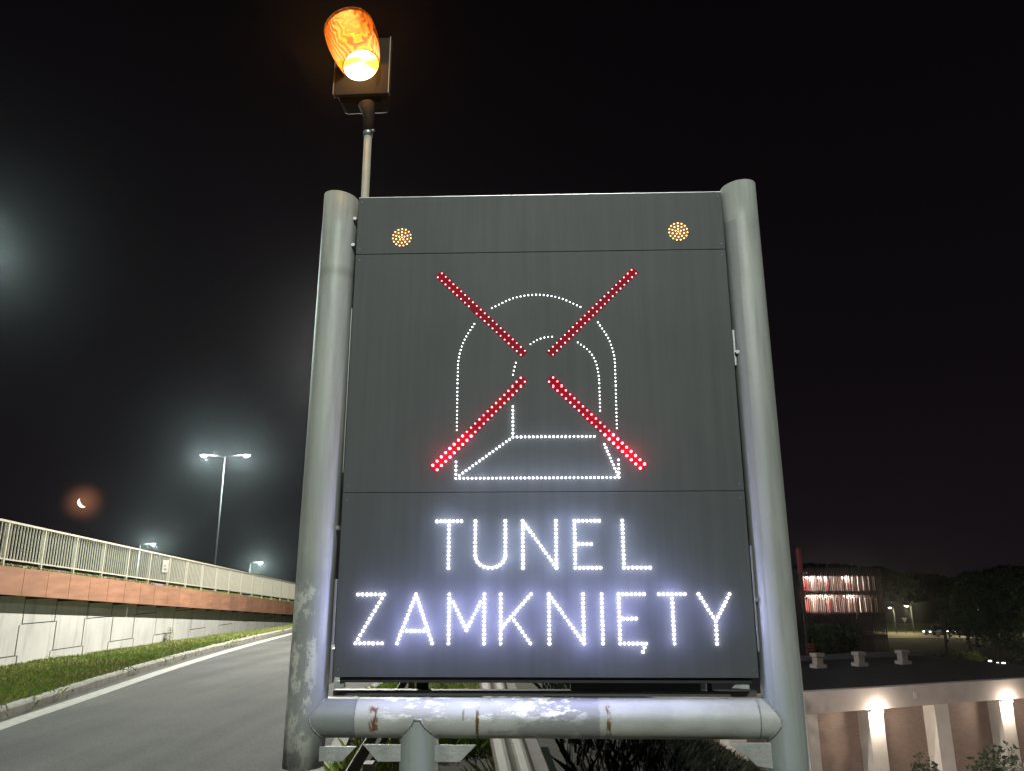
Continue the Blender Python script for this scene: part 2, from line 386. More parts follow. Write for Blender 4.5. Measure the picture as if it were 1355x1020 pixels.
# weed growing against the wall
g = MB()
for _ in range(260):
    a = rnd.uniform(0, 6.28); h = rnd.uniform(.05, .55); r_ = rnd.uniform(0, .22) * (1 - h * .8) + .03
    x, y, z = math.cos(a) * r_ * .6 + .15, math.sin(a) * r_, h; s = rnd.uniform(.02, .05)
    d = Vector((math.cos(a), math.sin(a), rnd.uniform(-.3, .8))) * s; e_ = Vector((-math.sin(a), math.cos(a), .2)) * s * .4; p = Vector((x, y, z))
    g.addf([p - e_, p + d * .6 - e_ * .2, p + d * 1.5, p + e_], [(0, 1, 2, 3)])
wd = tag(empty('weed_plant', (WALLX + .05, 28.2, -.45)), 'leafy weed growing at the foot of the panel wall', 'plant')
g.build('leaves', GRASS, wd); g = MB(); g.tube([(.15, 0, 0), (.16, .02, .3), (.15, .04, .5)], [.01, .008, .004], 6); g.build('stem', GRASS2, wd)

# ------------------------------------------------------------------ street lamps
POLE = mat('lamp pole steel', (.13, .135, .13), .6, metal=.3, noise_amt=.15, nscale=4)
HEAD = mat('lamp head', (.12, .12, .12), .5)
def lens_mat(name, col, st): return mat(name, (.8, .8, .8), .3, emit=col, estr=st)
LENS = lens_mat('lamp lens cool', (.86, 1, .96), 60)
LENSY = lens_mat('lamp lens yellow', (1, .9, .55), 14)
LENSG = lens_mat('lamp lens green', (.8, 1, .85), 10)
def street_lamp(loc, h, arms, watts, label, lens=LENS, col=COOL, r=.08, hs=1.0, group='street lamps along the road', light=True):
    t = tag(empty('street_lamp', loc), label, 'street lamp', group)
    g = MB(); g.tube([(0, 0, 0), (0, 0, h * .35), (0, 0, h)], [r, r * .8, r * .5], 12); g.tube([(0, 0, 0), (0, 0, .06)], r * 2, 12); g.build('pole', POLE, t)
    for dx, dy in arms:
        L_ = math.hypot(dx, dy); ux, uy = dx / L_, dy / L_
        g = MB(); g.tube([(0, 0, h - .12), (dx * .3, dy * .3, h + .03), (dx * .75, dy * .75, h + .1)], r * .3, 8); g.build('arm', POLE, t)
        M = Matrix.Translation((dx, dy, h + .1)) @ Matrix.Rotation(math.atan2(dy, dx), 4, 'Z')
        g = MB(); g.box(-.36 * hs, -.14 * hs, 0, .36 * hs, .14 * hs, .07 * hs, M); g.box(-.36 * hs, -.06 * hs, .072 * hs, .1 * hs, .06 * hs, .12 * hs, M)
        hd = g.build('lamp_head', HEAD, t, bevel=.02)
        g = MB(); ng = 14; vs_ = []
        for hh, rr in ((0, 1), (.6, .85), (1, .45)): vs_ += [M @ Vector((.30 * hs * rr * math.cos(6.2832 * j / ng), .15 * hs * rr * math.sin(6.2832 * j / ng), -.004 - .13 * hs * hh)) for j in range(ng)]
        g.addf(vs_, [(k_ * ng + j, k_ * ng + (j + 1) % ng, (k_ + 1) * ng + (j + 1) % ng, (k_ + 1) * ng + j) for k_ in range(2) for j in range(ng)] + [tuple(2 * ng + j for j in range(ng))], True); g.build('lens', lens, hd)
        if light: lamp('street_lamp_light', (dx, dy, h + .1 - .2 * hs), watts, col, t, .07)
    return t
street_lamp((-20.3, 53, -.5), 10.75, [(-1.5, 0), (1.5, 0)], 3400, 'tall twin arm street lamp rising behind the railing, two lit heads', hs=.8)
street_lamp((-43.4, 90, -2), 7.9, [(1.4, .2)], 5000, 'smaller single arm street lamp seen low above the railing, nearer the moon', hs=.9)
street_lamp((-40.5, 120, -2), 6.5, [(1.5, .2)], 6000, 'smallest single arm street lamp just above the railing, beside the left sign pipe', hs=1.1)
street_lamp((-16.2, 18, .5), 9.45, [(2.2, 0)], 4200, 'street lamp standing on the ramp just outside the left edge of the frame', hs=.9)
street_lamp((-3.4, 25.5, level(25)), 9.4, [(-1.7, 0)], 12500, 'street lamp in the median behind the sign board, lighting the pale wall', hs=.9, col=(1, .96, .87))
street_lamp((2.6, -7.5, -.6), 9.6, [(-2.4, 1.0)], 5200, 'street lamp behind the photographer lighting the sign pipes', col=(.93, 1, .92), hs=.9)

# ------------------------------------------------------------------ the sign
YAW = -.0311
ax = Vector((math.cos(YAW), math.sin(YAW), 0))
base = Vector((.1524, 3.874, 0)) - ax * 1.025
V0 = 1.65 - .4477
sign = tag(empty('tunnel_closure_sign', (base.x, base.y, 0), YAW), 'large grey LED message board on a welded pipe frame showing a crossed out tunnel', 'sign')
def P(u, v, d=0): return (u, d, v + V0)

# board panels
def board_mat():
    m = bpy.data.materials.new('board face'); m.use_nodes = True; t = m.node_tree; b = t.nodes['Principled BSDF']
    b.inputs['Roughness'].default_value = .62; b.inputs['Specular IOR Level'].default_value = .25
    co = N(t, 'ShaderNodeTexCoord'); nz = N(t, 'ShaderNodeTexNoise'); nz.inputs['Scale'].default_value = 1.6; nz.inputs['Detail'].default_value = 8
    t.links.new(co.outputs['Object'], nz.inputs['Vector']); r_ = N(t, 'ShaderNodeValToRGB'); t.links.new(nz.outputs['Fac'], r_.inputs[0])
    r_.color_ramp.elements[0].position = .3; r_.color_ramp.elements[0].color = (.058, .063, .063, 1)
    r_.color_ramp.elements[1].position = .7; r_.color_ramp.elements[1].color = (.070, .076, .075, 1)
    t.links.new(r_.outputs[0], b.inputs['Base Color'])
    mp = N(t, 'ShaderNodeMapping'); mp.inputs['Scale'].default_value = (9, 1, .5); t.links.new(co.outputs['Object'], mp.inputs[0])
    ns = N(t, 'ShaderNodeTexNoise'); ns.inputs['Scale'].default_value = 2.2; ns.inputs['Detail'].default_value = 9; ns.inputs['Roughness'].default_value = .65; t.links.new(mp.outputs[0], ns.inputs['Vector'])
    rs_ = N(t, 'ShaderNodeMapRange'); rs_.inputs['From Min'].default_value = .35; rs_.inputs['From Max'].default_value = .75; rs_.inputs['To Min'].default_value = .90; rs_.inputs['To Max'].default_value = 1.16
    t.links.new(ns.outputs['Fac'], rs_.inputs['Value']); hv = N(t, 'ShaderNodeHueSaturation'); t.links.new(rs_.outputs[0], hv.inputs['Value'])
    t.links.new(r_.outputs[0], hv.inputs['Color']); t.links.new(hv.outputs[0], b.inputs['Base Color'])
    n2 = N(t, 'ShaderNodeTexNoise'); n2.inputs['Scale'].default_value = 350; t.links.new(co.outputs['Object'], n2.inputs['Vector'])
    bp = N(t, 'ShaderNodeBump'); bp.inputs['Strength'].default_value = .15; bp.inputs['Distance'].default_value = .002
    t.links.new(n2.outputs['Fac'], bp.inputs['Height']); t.links.new(bp.outputs[0], b.inputs['Normal'])
    return m
BOARD = board_mat()
DARKM = mat('dark housing', (.022, .022, .024), .55, noise_amt=.3, nscale=5)
EDGE = mat('bright edge metal', (.35, .36, .36), .4, metal=.7)
for (va, vb) in ((0, .8905), (.8930, 2.2125), (2.2150, 2.563)):
    g = MB(); g.box(0, 0, va + V0, 2.05, .012, vb + V0); g.build('front_panel', BOARD, sign, bevel=.002)
g = MB(); g.box(.008, .013, .005 + V0, 2.042, .17, 2.555 + V0); g.build('housing', DARKM, sign, bevel=.004)
g = MB(); g.box(0, .0125, 2.5635 + V0, 2.05, .16, 2.572 + V0); g.build('top_flashing', EDGE, sign)
SCREW = mat('screw', (.13, .135, .14), .5, metal=.3)
for v in (.035, .855, .925, 2.18, 2.245, 2.535):
    for u in (.022, 2.028): g = MB(); g.tube([P(u, v, .001), P(u, v, -.004)], [.005, .004], 8); g.build('screw', SCREW, sign)
# side strips and bolts between board and pipes
for b6 in ((-.016, -.002, .15, -.004, .03, .46), (-.018, .0, -.03, -.004, .05, .13), (2.055, -.002, .12, 2.064, .03, .62), (-.012, .01, 1.0, -.006, .05, 1.9), (2.054, .01, 1.55, 2.066, .04, 1.75)):
    g = MB(); g.box(b6[0], b6[1], b6[2] + V0, b6[3], b6[4], b6[5] + V0); g.build('side_strip', EDGE, sign, bevel=.002)
BOLT = mat('bolt', (.6, .6, .6), .3, metal=.8)
for (u, v) in ((-.016, .715), (-.014, 2.43), (-.016, 2.27), (2.068, 1.62), (2.066, .36)):
    g = MB(); g.tube([P(u, v, .03), P(u, v, -.012)], .011, 6, smooth=False); g.build('side_bolt', BOLT, sign)
# lower brackets and rear channel
g = MB(); g.box(.03, .02, -.026 + V0, 2.02, .15, -.004 + V0)
g.box(1.155, .10, -.070 + V0, 1.79, .16, -.027 + V0)
g.build('lower_lip', DARKM, sign)
g = MB(); g.box(-.02, .10, -.098 + V0, 2.06, .16, -.072 + V0); g.build('rear_channel', mat('dark channel', (.06, .06, .06), .6), sign)
for b6 in ((.385, .165, -.10, .445, .20, 2.3), (1.62, .165, -.10, 1.68, .20, 2.3), (1.825, .12, -.072, 1.85, .15, -.027)):
    g = MB(); g.box(b6[0], b6[1], b6[2] + V0, b6[3], b6[4], b6[5] + V0); g.build('rear_post', DARKM, sign)
GALV = mat('galvanised plate', (.42, .43, .41), .55, metal=.25, noise_amt=.3, nscale=14, bump=.3, bscale=60)
g = MB()
g.prism([(.0, -.055), (.05, -.055), (.05, -.028), (.02, -.02), (0, -.028)], .03, .06, P)
g.build('bracket_tab', GALV, sign, bevel=.003); g = MB()
g.prism([(1.93, -.05), (2.01, -.055), (2.01, -.028), (1.95, -.02)], .03, .06, P)
g.build('bracket_tab', GALV, sign, bevel=.003)
g = MB(); 
g.prism([(-.06, -.31), (.13, -.31), (.065, -.375), (-.06, -.375)], .0, .012, P)
g.build('gusset_plate', GALV, sign, bevel=.002)
g = MB(); g.prism([(.16, -.30), (.70, -.30), (.625, -.375), (.235, -.375)], .0, .012, P); g.build('gusset_plate', GALV, sign, bevel=.002)
g = MB(); g.prism([(1.88, -.285), (2.11, -.285), (2.11, -.40), (2.01, -.385), (1.96, -.34)], .0, .014, P); g.build('gusset_plate', GALV, sign, bevel=.002)

# pipes
def pipe_mat(name, kind):
    m = bpy.data.materials.new(name); m.use_nodes = True; t = m.node_tree; b = t.nodes['Principled BSDF']
    b.inputs['Roughness'].default_value = .5; b.inputs['Metallic'].default_value = .0
    co = N(t, 'ShaderNodeTexCoord'); S = N(t, 'ShaderNodeSeparateXYZ'); t.links.new(co.outputs['Object'], S.inputs[0])
    def noise_(sc, det=6, stretch=None, rough=.6):
        n = N(t, 'ShaderNodeTexNoise'); n.inputs['Scale'].default_value = sc; n.inputs['Detail'].default_value = det; n.inputs['Roughness'].default_value = rough
        if stretch:
            mp = N(t, 'ShaderNodeMapping'); mp.inputs['Scale'].default_value = stretch; t.links.new(co.outputs['Object'], mp.inputs[0]); t.links.new(mp.outputs[0], n.inputs['Vector'])
        else: t.links.new(co.outputs['Object'], n.inputs['Vector'])
        return n.outputs['Fac']
    def math_(op, a, b_=None, c=None):
        n = N(t, 'ShaderNodeMath', operation=op); n.use_clamp = False
        for i, v in enumerate((a, b_, c)):
            if v is None: continue
            if isinstance(v, (int, float)): n.inputs[i].default_value = v
            else: t.links.new(v, n.inputs[i])
        return n.outputs[0]
    def ss(v, a, b_):      # smoothstep a..b
        n = N(t, 'ShaderNodeMapRange'); n.interpolation_type = 'SMOOTHSTEP'; t.links.new(v, n.inputs['Value'])
        n.inputs['From Min'].default_value = a; n.inputs['From Max'].default_value = b_; return n.outputs[0]
    def mixc(f, a, c):
        n = N(t, 'ShaderNodeMix', data_type='RGBA'); t.links.new(f, n.inputs['Factor'])
        if isinstance(a, tuple): n.inputs['A'].default_value = (*a, 1)
        else: t.links.new(a, n.inputs['A'])
        if isinstance(c, tuple): n.inputs['B'].default_value = (*c, 1)
        else: t.links.new(c, n.inputs['B'])
        return n.outputs['Result']
    X, Y, Z = S.outputs
    jag = math_('SUBTRACT', noise_(22, 8, rough=.7), .5)
    if kind == 'H':
        col = mixc(ss(noise_(5, 5), .35, .65), (.35, .36, .33), (.45, .46, .42))
        Xj = math_('ADD', X, math_('MULTIPLY', jag, .05)); Zj = math_('ADD', Z, math_('MULTIPLY', jag, .08))
        # darker bare sections along the tube
        def sec(a, b_, w=.004): return math_('MULTIPLY', ss(Xj, a - w, a + w), math_('SUBTRACT', 1, ss(Xj, b_ - w, b_ + w)))
        col = mixc(math_('MULTIPLY', math_('SUBTRACT', 1, ss(X, .122, .126)), .9), col, (.20, .215, .215))
        col = mixc(math_('MULTIPLY', sec(1.04, 1.285), ss(noise_(7, 8, (1, 1, 2.2)), .36, .44)), col, (.24, .25, .25))
        col = mixc(math_('MULTIPLY', sec(.76, 1.28), math_('MULTIPLY', ss(noise_(6, 8, (1, 1, 2.5)), .52, .58), .9)), col, (.25, .26, .255))
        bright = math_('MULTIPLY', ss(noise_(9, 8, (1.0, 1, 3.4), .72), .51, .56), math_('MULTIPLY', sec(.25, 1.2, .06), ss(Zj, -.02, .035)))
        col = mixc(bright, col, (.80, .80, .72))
        scr = math_('MULTIPLY', ss(noise_(26, 8, (.8, 1, 2.4), .75), .66, .69), sec(.2, 1.3, .05))
        col = mixc(scr, col, (.12, .12, .10))
        for (u0, hw, zc, zh, cc) in ((.215, .022, .005, .07, (.16, .055, .03)), (.707, .008, -.02, .085, (.11, .06, .02)), (1.325, .012, .0, .08, (.13, .07, .03)), (.64, .005, .02, .03, (.18, .17, .14))):
            dx = math_('ABSOLUTE', math_('SUBTRACT', X, u0)); dx = math_('ADD', dx, math_('MULTIPLY', jag, hw * 2.2))
            dz = math_('ABSOLUTE', math_('SUBTRACT', Z, zc)); dz = math_('ADD', dz, math_('MULTIPLY', jag, .04))
            k = math_('MULTIPLY', math_('SUBTRACT', 1, ss(dx, hw * .6, hw * 1.3)), math_('SUBTRACT', 1, ss(dz, zh * .7, zh)))
            k = math_('MULTIPLY', k, ss(noise_(60, 5, (1, 1, .4)), .38, .52))
            col = mixc(k, col, cc)
    else:
        if kind == 'L':
            col = mixc(ss(noise_(3, 6, (1, 1, .5)), .3, .7), (.30, .315, .285), (.36, .375, .34))
            Zj = math_('ADD', Z, math_('MULTIPLY', jag, .25))
            zone = math_('MULTIPLY', math_('SUBTRACT', 1, ss(Zj, .42, .62)), 1)
            col = mixc(math_('MULTIPLY', zone, .8), col, (.23, .245, .24))
            patch = math_('MULTIPLY', math_('MULTIPLY', ss(noise_(9, 9, (1, 1, .6), .7), .47, .53), math_('SUBTRACT', 1, ss(Zj, .40, .48))), math_('SUBTRACT', 1, ss(X, .015, .05)))
            col = mixc(patch, col, (.50, .51, .45))
            col = mixc(math_('MULTIPLY', patch, ss(noise_(45, 7, rough=.8), .55, .6)), col, (.2, .19, .19))
            dz = math_('ABSOLUTE', math_('SUBTRACT', Z, 2.10)); col = mixc(math_('MULTIPLY', math_('SUBTRACT', 1, ss(dz, .0, .05)), .45), col, (.16, .16, .12))
        else:
            col = mixc(ss(noise_(3, 6, (1, 1, .4)), .3, .7), (.27, .285, .27), (.35, .36, .335))
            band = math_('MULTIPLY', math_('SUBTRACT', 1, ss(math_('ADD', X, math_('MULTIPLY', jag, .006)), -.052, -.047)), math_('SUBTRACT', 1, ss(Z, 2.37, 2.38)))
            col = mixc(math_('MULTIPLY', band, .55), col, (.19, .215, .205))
            low = math_('SUBTRACT', 1, ss(math_('ADD', Z, math_('MULTIPLY', jag, .4)), -.05, .15)); col = mixc(math_('MULTIPLY', low, .5), col, (.27, .31, .31))
        sp_ = ss(noise_(34, 3), .76, .80); col = mixc(math_('MULTIPLY', sp_, .7), col, (.12, .11, .09))
        streak = ss(noise_(8, 5, (3, 3, .22)), .42, .68); col = mixc(math_('MULTIPLY', streak, .38), col, (.18, .19, .16))
    t.links.new(col, b.inputs['Base Color'])
    bp = N(t, 'ShaderNodeBump'); bp.inputs['Strength'].default_value = .35; bp.inputs['Distance'].default_value = .006
    t.links.new(noise_(20, 7), bp.inputs['Height']); t.links.new(bp.outputs[0], b.inputs['Normal'])
    t.links.new(ss(noise_(12, 6), .2, .8), b.inputs['Roughness']) if False else None
    return m
PD = .045                      # pipe axis behind board face
RV = .097
LU0, LU1 = -.112, -.130        # slight splay
def vpipe(name, u_top, u_bot, v_bot, v_top, m, slant):
    o = MB(); n = 48
    vs = []; hs = fr(v_bot, v_top, .25)
    for v in hs:
        f_ = (v - v_bot) / (v_top - v_bot); u = (u_bot + (u_top - u_bot) * f_)
        for j in range(n):
            a = 2 * math.pi * j / n
            vv = v + (slant * math.cos(a) * RV if v == hs[-1] else 0)
            vs.append((RV * math.cos(a) + (u - u_top), RV * math.sin(a), vv))
    k = len(hs)
    o.addf(vs, [(i * n + j, i * n + (j + 1) % n, (i + 1) * n + (j + 1) % n, (i + 1) * n + j) for i in range(k - 1) for j in range(n)], True)
    # wall thickness: open rim with an inner lip
    inner = [((x - (u_top - u_top)) * .94, y * .94, z - 0) for x, y, z in vs[-n:]]
    b0 = len(o.v); o.v += inner + [(x, y, z - .03) for x, y, z in inner]
    top = b0 - n
    o.f += [(top + j, top + (j + 1) % n, b0 + (j + 1) % n, b0 + j) for j in range(n)]
    o.f += [(b0 + j, b0 + (j + 1) % n, b0 + n + (j + 1) % n, b0 + n + j) for j in range(n)]
    o.f += [tuple(b0 + n + j for j in range(n)), tuple(range(n))[::-1]]; o.sm += [False] * (2 * n + 2)
    ob = o.build(name, m, sign); ob.location = (u_top, PD, V0)
    return ob
vpipe('upright_pipe', -.112, -.132, -.405, 2.585, pipe_mat('left pipe paint', 'L'), -.12)
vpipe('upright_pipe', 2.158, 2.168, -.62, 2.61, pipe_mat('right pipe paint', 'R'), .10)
RH = .091; VH = -.187
g = MB(); g.tube([(x, 0, 0) for x in fr(-.12, 2.165, .15)], RH, 48, caps=False)
hp = g.build('cross_pipe', pipe_mat('cross pipe paint', 'H'), sign); hp.location = (0, PD, VH + V0)
RP = .0905; PU = .424
POSTM = pipe_mat('post paint', 'L2')
g = MB(); g.tube([(0, 0, -V0 - .3 + 0), (0, 0, -.6), (0, 0, VH)], .0925, 48, caps=False)
po = g.build('support_post', POSTM, sign); po.location = (PU, PD - .0012, V0)
g = MB(); g.box(PU - .22, PD - .22, -.02, PU + .22, PD + .22, .03); g.build('base_plate', GALV, sign, bevel=.005)
WELD = mat('weld bead', (.30, .31, .29), .6, noise_amt=.4, nscale=60, bump=.8, bscale=90)
def bead(pts, r=.0045): g = MB(); g.tube(pts, [r * rnd.uniform(.75, 1.3) for _ in pts], 6); g.build('weld_bead', WELD, sign)
A = fr(-1.45, 1.45, .06)
bead([(-.128 + math.sqrt(max(0, (RV + .002)**2 - (RH * math.cos(a))**2)), PD - RH * math.cos(a) - .001, V0 + VH + RH * math.sin(a)) for a in A])
bead([(2.165 - math.sqrt(max(0, (RV + .002)**2 - (RH * math.cos(a))**2)), PD - RH * math.cos(a) - .001, V0 + VH + RH * math.sin(a)) for a in A])
bead([(PU + .0925 * math.sin(a), PD - .0925 * math.cos(a) - .002, V0 + VH - math.sqrt(max(0, RH**2 - (.0925 * math.cos(a))**2)) + .004) for a in A], .006)
bead([(.124, PD + (RH) * math.sin(a), V0 + VH + RH * math.cos(a)) for a in fr(-3.2, .1, .1)], .0025)
bead([(2.03 + .002, PD + (RH) * math.sin(a), V0 + VH + RH * math.cos(a)) for a in fr(-3.2, .1, .1)], .004)

# LEDs ------------------------------------------------------------
def led_mat(name, core, st, body=(.6, .6, .6)):
    return mat(name, body, .3, emit=core, estr=st)
def leds(name, pts, r, m, parent, h=None, seg=8):
    h = h or r * 1.5; g = MB()
    r0 = r
    for (u, v) in pts:
        r = r0 * rnd.uniform(.88, 1.1)
        vs = []; rings = ((0, 1), (.55, .92), (.88, .55))
        for (hh, rr) in rings: vs += [P(u + r * rr * math.cos(2 * math.pi * j / seg), v + r * rr * math.sin(2 * math.pi * j / seg), -.0002 - h * hh) for j in range(seg)]
        vs.append(P(u, v, -.0002 - h)); fs = []
        for k in range(2): fs += [(k * seg + j, k * seg + (j + 1) % seg, (k + 1) * seg + (j + 1) % seg, (k + 1) * seg + j) for j in range(seg)]
        fs += [(2 * seg + j, 2 * seg + (j + 1) % seg, 3 * seg) for j in range(seg)]
        g.addf(vs, fs, True)
    return g.build(name, m, parent)
PIT = .0208
def seg_(a, b, pit=PIT, n=None):
    L_ = math.dist(a, b); n = n or max(1, round(L_ / pit)); return [(a[0] + (b[0] - a[0]) * i / n, a[1] + (b[1] - a[1]) * i / n) for i in range(n + 1)]
def uniq(p, d=.011):
    o = []
    for q in p:
        if all(math.dist(q, w) > d for w in o): o.append(q)
    return o
WT = led_mat('text led white', (.92, .86, 1), 34)
def T(x, w, y0, y1): return seg_((x, y1), (x + w, y1), n=6) + seg_((x + w / 2, y1), (x + w / 2, y0), n=11)
def NN(x0, x1, y0, y1): return seg_((x0, y1), (x0, y0), n=11) + seg_((x1, y1), (x1, y0), n=11) + seg_((x0, y1), (x1, y0), n=13)
def EE(x, y0, y1): return seg_((x, y1), (x, y0), n=11) + seg_((x, y1), (x + .125, y1), n=6) + seg_((x, y0), (x + .125, y0), n=6) + seg_((x + .018, (y0 + y1) / 2), (x + .081, (y0 + y1) / 2), n=3)
a, b = .514, .745
letters = []
letters.append(T(.490, .125, a, b))
U_ = seg_((.686, b), (.686, .576), n=8) + seg_((.838, b), (.838, .576), n=8)
U_ += [(.762 + .0758 * math.cos(t_), .578 + .064 * math.sin(t_)) for t_ in [math.pi + math.pi * i / 11 for i in range(1, 11)]]
letters.append(U_)
letters.append(NN(.926, 1.093, a, b)); letters.append(EE(1.187, a, b))
letters.append(seg_((1.428, b), (1.428, a), n=11) + seg_((1.428, a), (1.556, a), n=6))
a, b = .156, .387
letters.append(seg_((.104, b), (.235, b), n=6) + seg_((.235, b), (.103, a), n=12) + seg_((.103, a), (.234, a), n=6))
letters.append(seg_((.394, b), (.307, a), n=12) + seg_((.394, b), (.480, a), n=12) + seg_((.332, .214), (.458, .214), n=6))
letters.append(seg_((.560, b), (.560, a), n=11) + seg_((.734, b), (.734, a), n=11) + seg_((.560, b), (.647, .218), n=9) + seg_((.734, b), (.647, .218), n=9))
letters.append(seg_((.815, b), (.815, a), n=11) + seg_((.964, b), (.824, .233), n=10) + seg_((.882, .263), (.960, a), n=6))
letters.append(NN(1.053, 1.221, a, b))
letters.append(seg_((1.313, b), (1.313, a), n=11))
letters.append(EE(1.396, a, b) + [(1.512, .138), (1.504, .118)])
letters.append(T(1.594, .127, a, b))
letters.append(seg_((1.787, b), (1.863, .260), n=7) + seg_((1.938, b), (1.863, .260), n=7) + seg_((1.863, .260), (1.862, a), n=5))
def glow(name, u, v, w, col, d=.10, r=.05):  # added point light floating before the board, spreads bloom around the LEDs
    l_ = lamp(name, P(u, v, -d), w, col, sign, r); l_.data.specular_factor = 0; return l_
for L_ in letters:
    leds('led_letter', uniq(L_), .0058, WT, sign, h=.011)
    low = max(p_[1] for p_ in L_) < .5
    for p_ in L_[2::5]: glow('letter_bloom_fill', p_[0], p_[1], (.50 if low else .32) * (.45 if p_[0] < .3 or p_[0] > 1.78 else 1), (.44, .45, 1) if low else (.52, .60, 1),   .065, .03)  # added fill lights for the bluish bloom around the letters
# pictogram
WP1 = led_mat('pictogram led white', (.93, .95, 1), 6); WP2 = led_mat('pictogram base led white', (.95, .93, 1), 16)
def curve(pts, pit=.0202):
    tab = pts; d = [0]
    for p, q in zip(tab, tab[1:]): d.append(d[-1] + math.dist(p, q))
    n = round(d[-1] / pit); X_ = list(zip(d, [p[0] for p in tab])); Y_ = list(zip(d, [p[1] for p in tab]))
    return [(spline(X_, d[-1] * i / n), spline(Y_, d[-1] * i / n)) for i in range(n + 1)]
A1 = curve([(.764, 1.886), (.881, 1.941), (1.002, 1.960), (1.128, 1.941), (1.245, 1.886)], .0208)
A2 = curve([(.669, 1.796), (.615, 1.702), (.588, 1.608), (.583, 1.504), (.583, 1.36), (.583, 1.216)], .0208)
A3 = curve([(1.337, 1.796), (1.391, 1.702), (1.417, 1.608), (1.420, 1.504), (1.419, 1.36), (1.418, 1.220)], .0208)
for A_ in (A1, A2, A3): leds('tunnel_arch_leds', A_, .0036, WP1, sign, h=.005)
I1 = curve([(.972, 1.677), (1.005, 1.699), (1.048, 1.714), (1.089, 1.718)]); I2 = curve([(.893, 1.574), (.884, 1.540), (.878, 1.508)])
I3 = curve([(1.226, 1.684), (1.281, 1.639), (1.316, 1.581), (1.332, 1.498), (1.334, 1.40), (1.334, 1.314)])
for A_ in (I1, I2, I3): leds('tunnel_inner_arch_leds', A_, .0036, WP1, sign, h=.005)
flo = seg_((.582, .963), (1.420, .963), n=40) + seg_((.600, .978), (.877, 1.177), n=16) + seg_((.877, 1.177), (1.300, 1.177), n=20)
flo += seg_((.877, 1.340), (.877, 1.177), n=8) + seg_((.582, 1.048), (.582, .963), n=4) + seg_((1.420, 1.053), (1.420, .963), n=4) + seg_((1.351, 1.135), (1.414, .974), n=9)
leds('tunnel_floor_leds', uniq(flo), .0043, WP2, sign, h=.010)
for q_ in range(9): glow('tunnel_floor_bloom_fill', .62 + .095 * q_, .975, .2, (.62, .70, 1), .06, .03)  # added fill lights for the bloom along the pictogram floor
for q_ in range(4): glow('tunnel_floor_bloom_fill', .92 + .11 * q_, 1.17, .05, (.66, .70, 1), .06, .03)
RED3 = led_mat('red led medium', (1, .14, .2), 14); RED1 = led_mat('red led dim', (1, .22, .26), 7); RED2 = led_mat('red led bright', (1, .10, .18), 40)
REDG = mat('red tinted strip', (.24, .014, .022), .75, spec=.08, noise_amt=.1)
bars = [((.486, 2.092), (.942, 1.640), (.464, 2.069), (.920, 1.618)), ((1.530, 2.097), (1.070, 1.639), (1.553, 2.076), (1.092, 1.617)),
        ((.919, 1.490), (.462, 1.031), (.941, 1.468), (.485, 1.008)), ((1.091, 1.490), (1.552, 1.031), (1.069, 1.467), (1.530, 1.010))]
for bi, (p, q, p2, q2) in enumerate(bars):
    A_ = seg_(p, q, n=21) + seg_(p2, q2, n=21)
    if bi == 0: A_.remove(A_[22 + 9])
    # red coloured strip on the board behind each bar
    dx, dy = (q[0] - p[0]), (q[1] - p[1]); l = math.hypot(dx, dy); dx /= l; dy /= l; e1 = .014
    c0 = [(p[0] - dx * e1, p[1] - dy * e1), (q[0] + dx * e1, q[1] + dy * e1), (q2[0] + dx * e1, q2[1] + dy * e1), (p2[0] - dx * e1, p2[1] - dy * e1)]
    cx = sum(c[0] for c in c0) / 4; cy = sum(c[1] for c in c0) / 4
    nx_, ny_ = -dy, dx; c1 = []
    for c in c0:
        s_ = 1 if (c[0] - cx) * nx_ + (c[1] - cy) * ny_ > 0 else -1; c1.append((c[0] + nx_ * s_ * .007, c[1] + ny_ * s_ * .007))
    g = MB(); g.prism(c1, -.0022, .002, P); cs = g.build('cross_bar_strip', REDG, sign)
    if bi < 2: leds('red_leds', A_, .0038, RED1, cs, h=.007)
    else:
        hi = [p_ for p_ in A_ if p_[1] < 1.20]; lo = [p_ for p_ in A_ if p_[1] >= 1.20]
        leds('red_leds', lo, .0044, RED3, cs, h=.008)
        for q_ in range(4): f_ = .25 + q_ * .2; glow('red_bloom_fill', p[0] + (q[0] - p[0]) * f_, p[1] + (q[1] - p[1]) * f_, .03 + .03 * q_, (1, .03, .08), .04, .02)  # added red fill lights for the bloom on the lower bars
        leds('bright_red_leds', hi, .0062, RED2, cs, h=.010)
        glow('red_bloom_fill', q[0] * .93 + p[0] * .07, 1.07, .22, (1, .03, .08), .07, .03)
AMB = led_mat('amber led', (1, .52, .12), 5)
AMBG = mat('amber lens disc', (.14, .048, .004), .5)
for (u, v) in ((.256, 2.312), (1.797, 2.322)):
    g = MB(); g.tube([P(u, v, .001), P(u, v, -.003)], [.058, .056], 40); d_ = g.build('amber_warning_light', AMBG, sign)
    pts = [(u, v)]
    for n_, r_ in ((5, .0155), (10, .033), (15, .051)): pts += [(u + r_ * math.sin(2 * math.pi * i / n_), v + r_ * math.cos(2 * math.pi * i / n_)) for i in range(n_)]
    leds('amber_leds', pts, .0042, AMB, d_, h=.006)

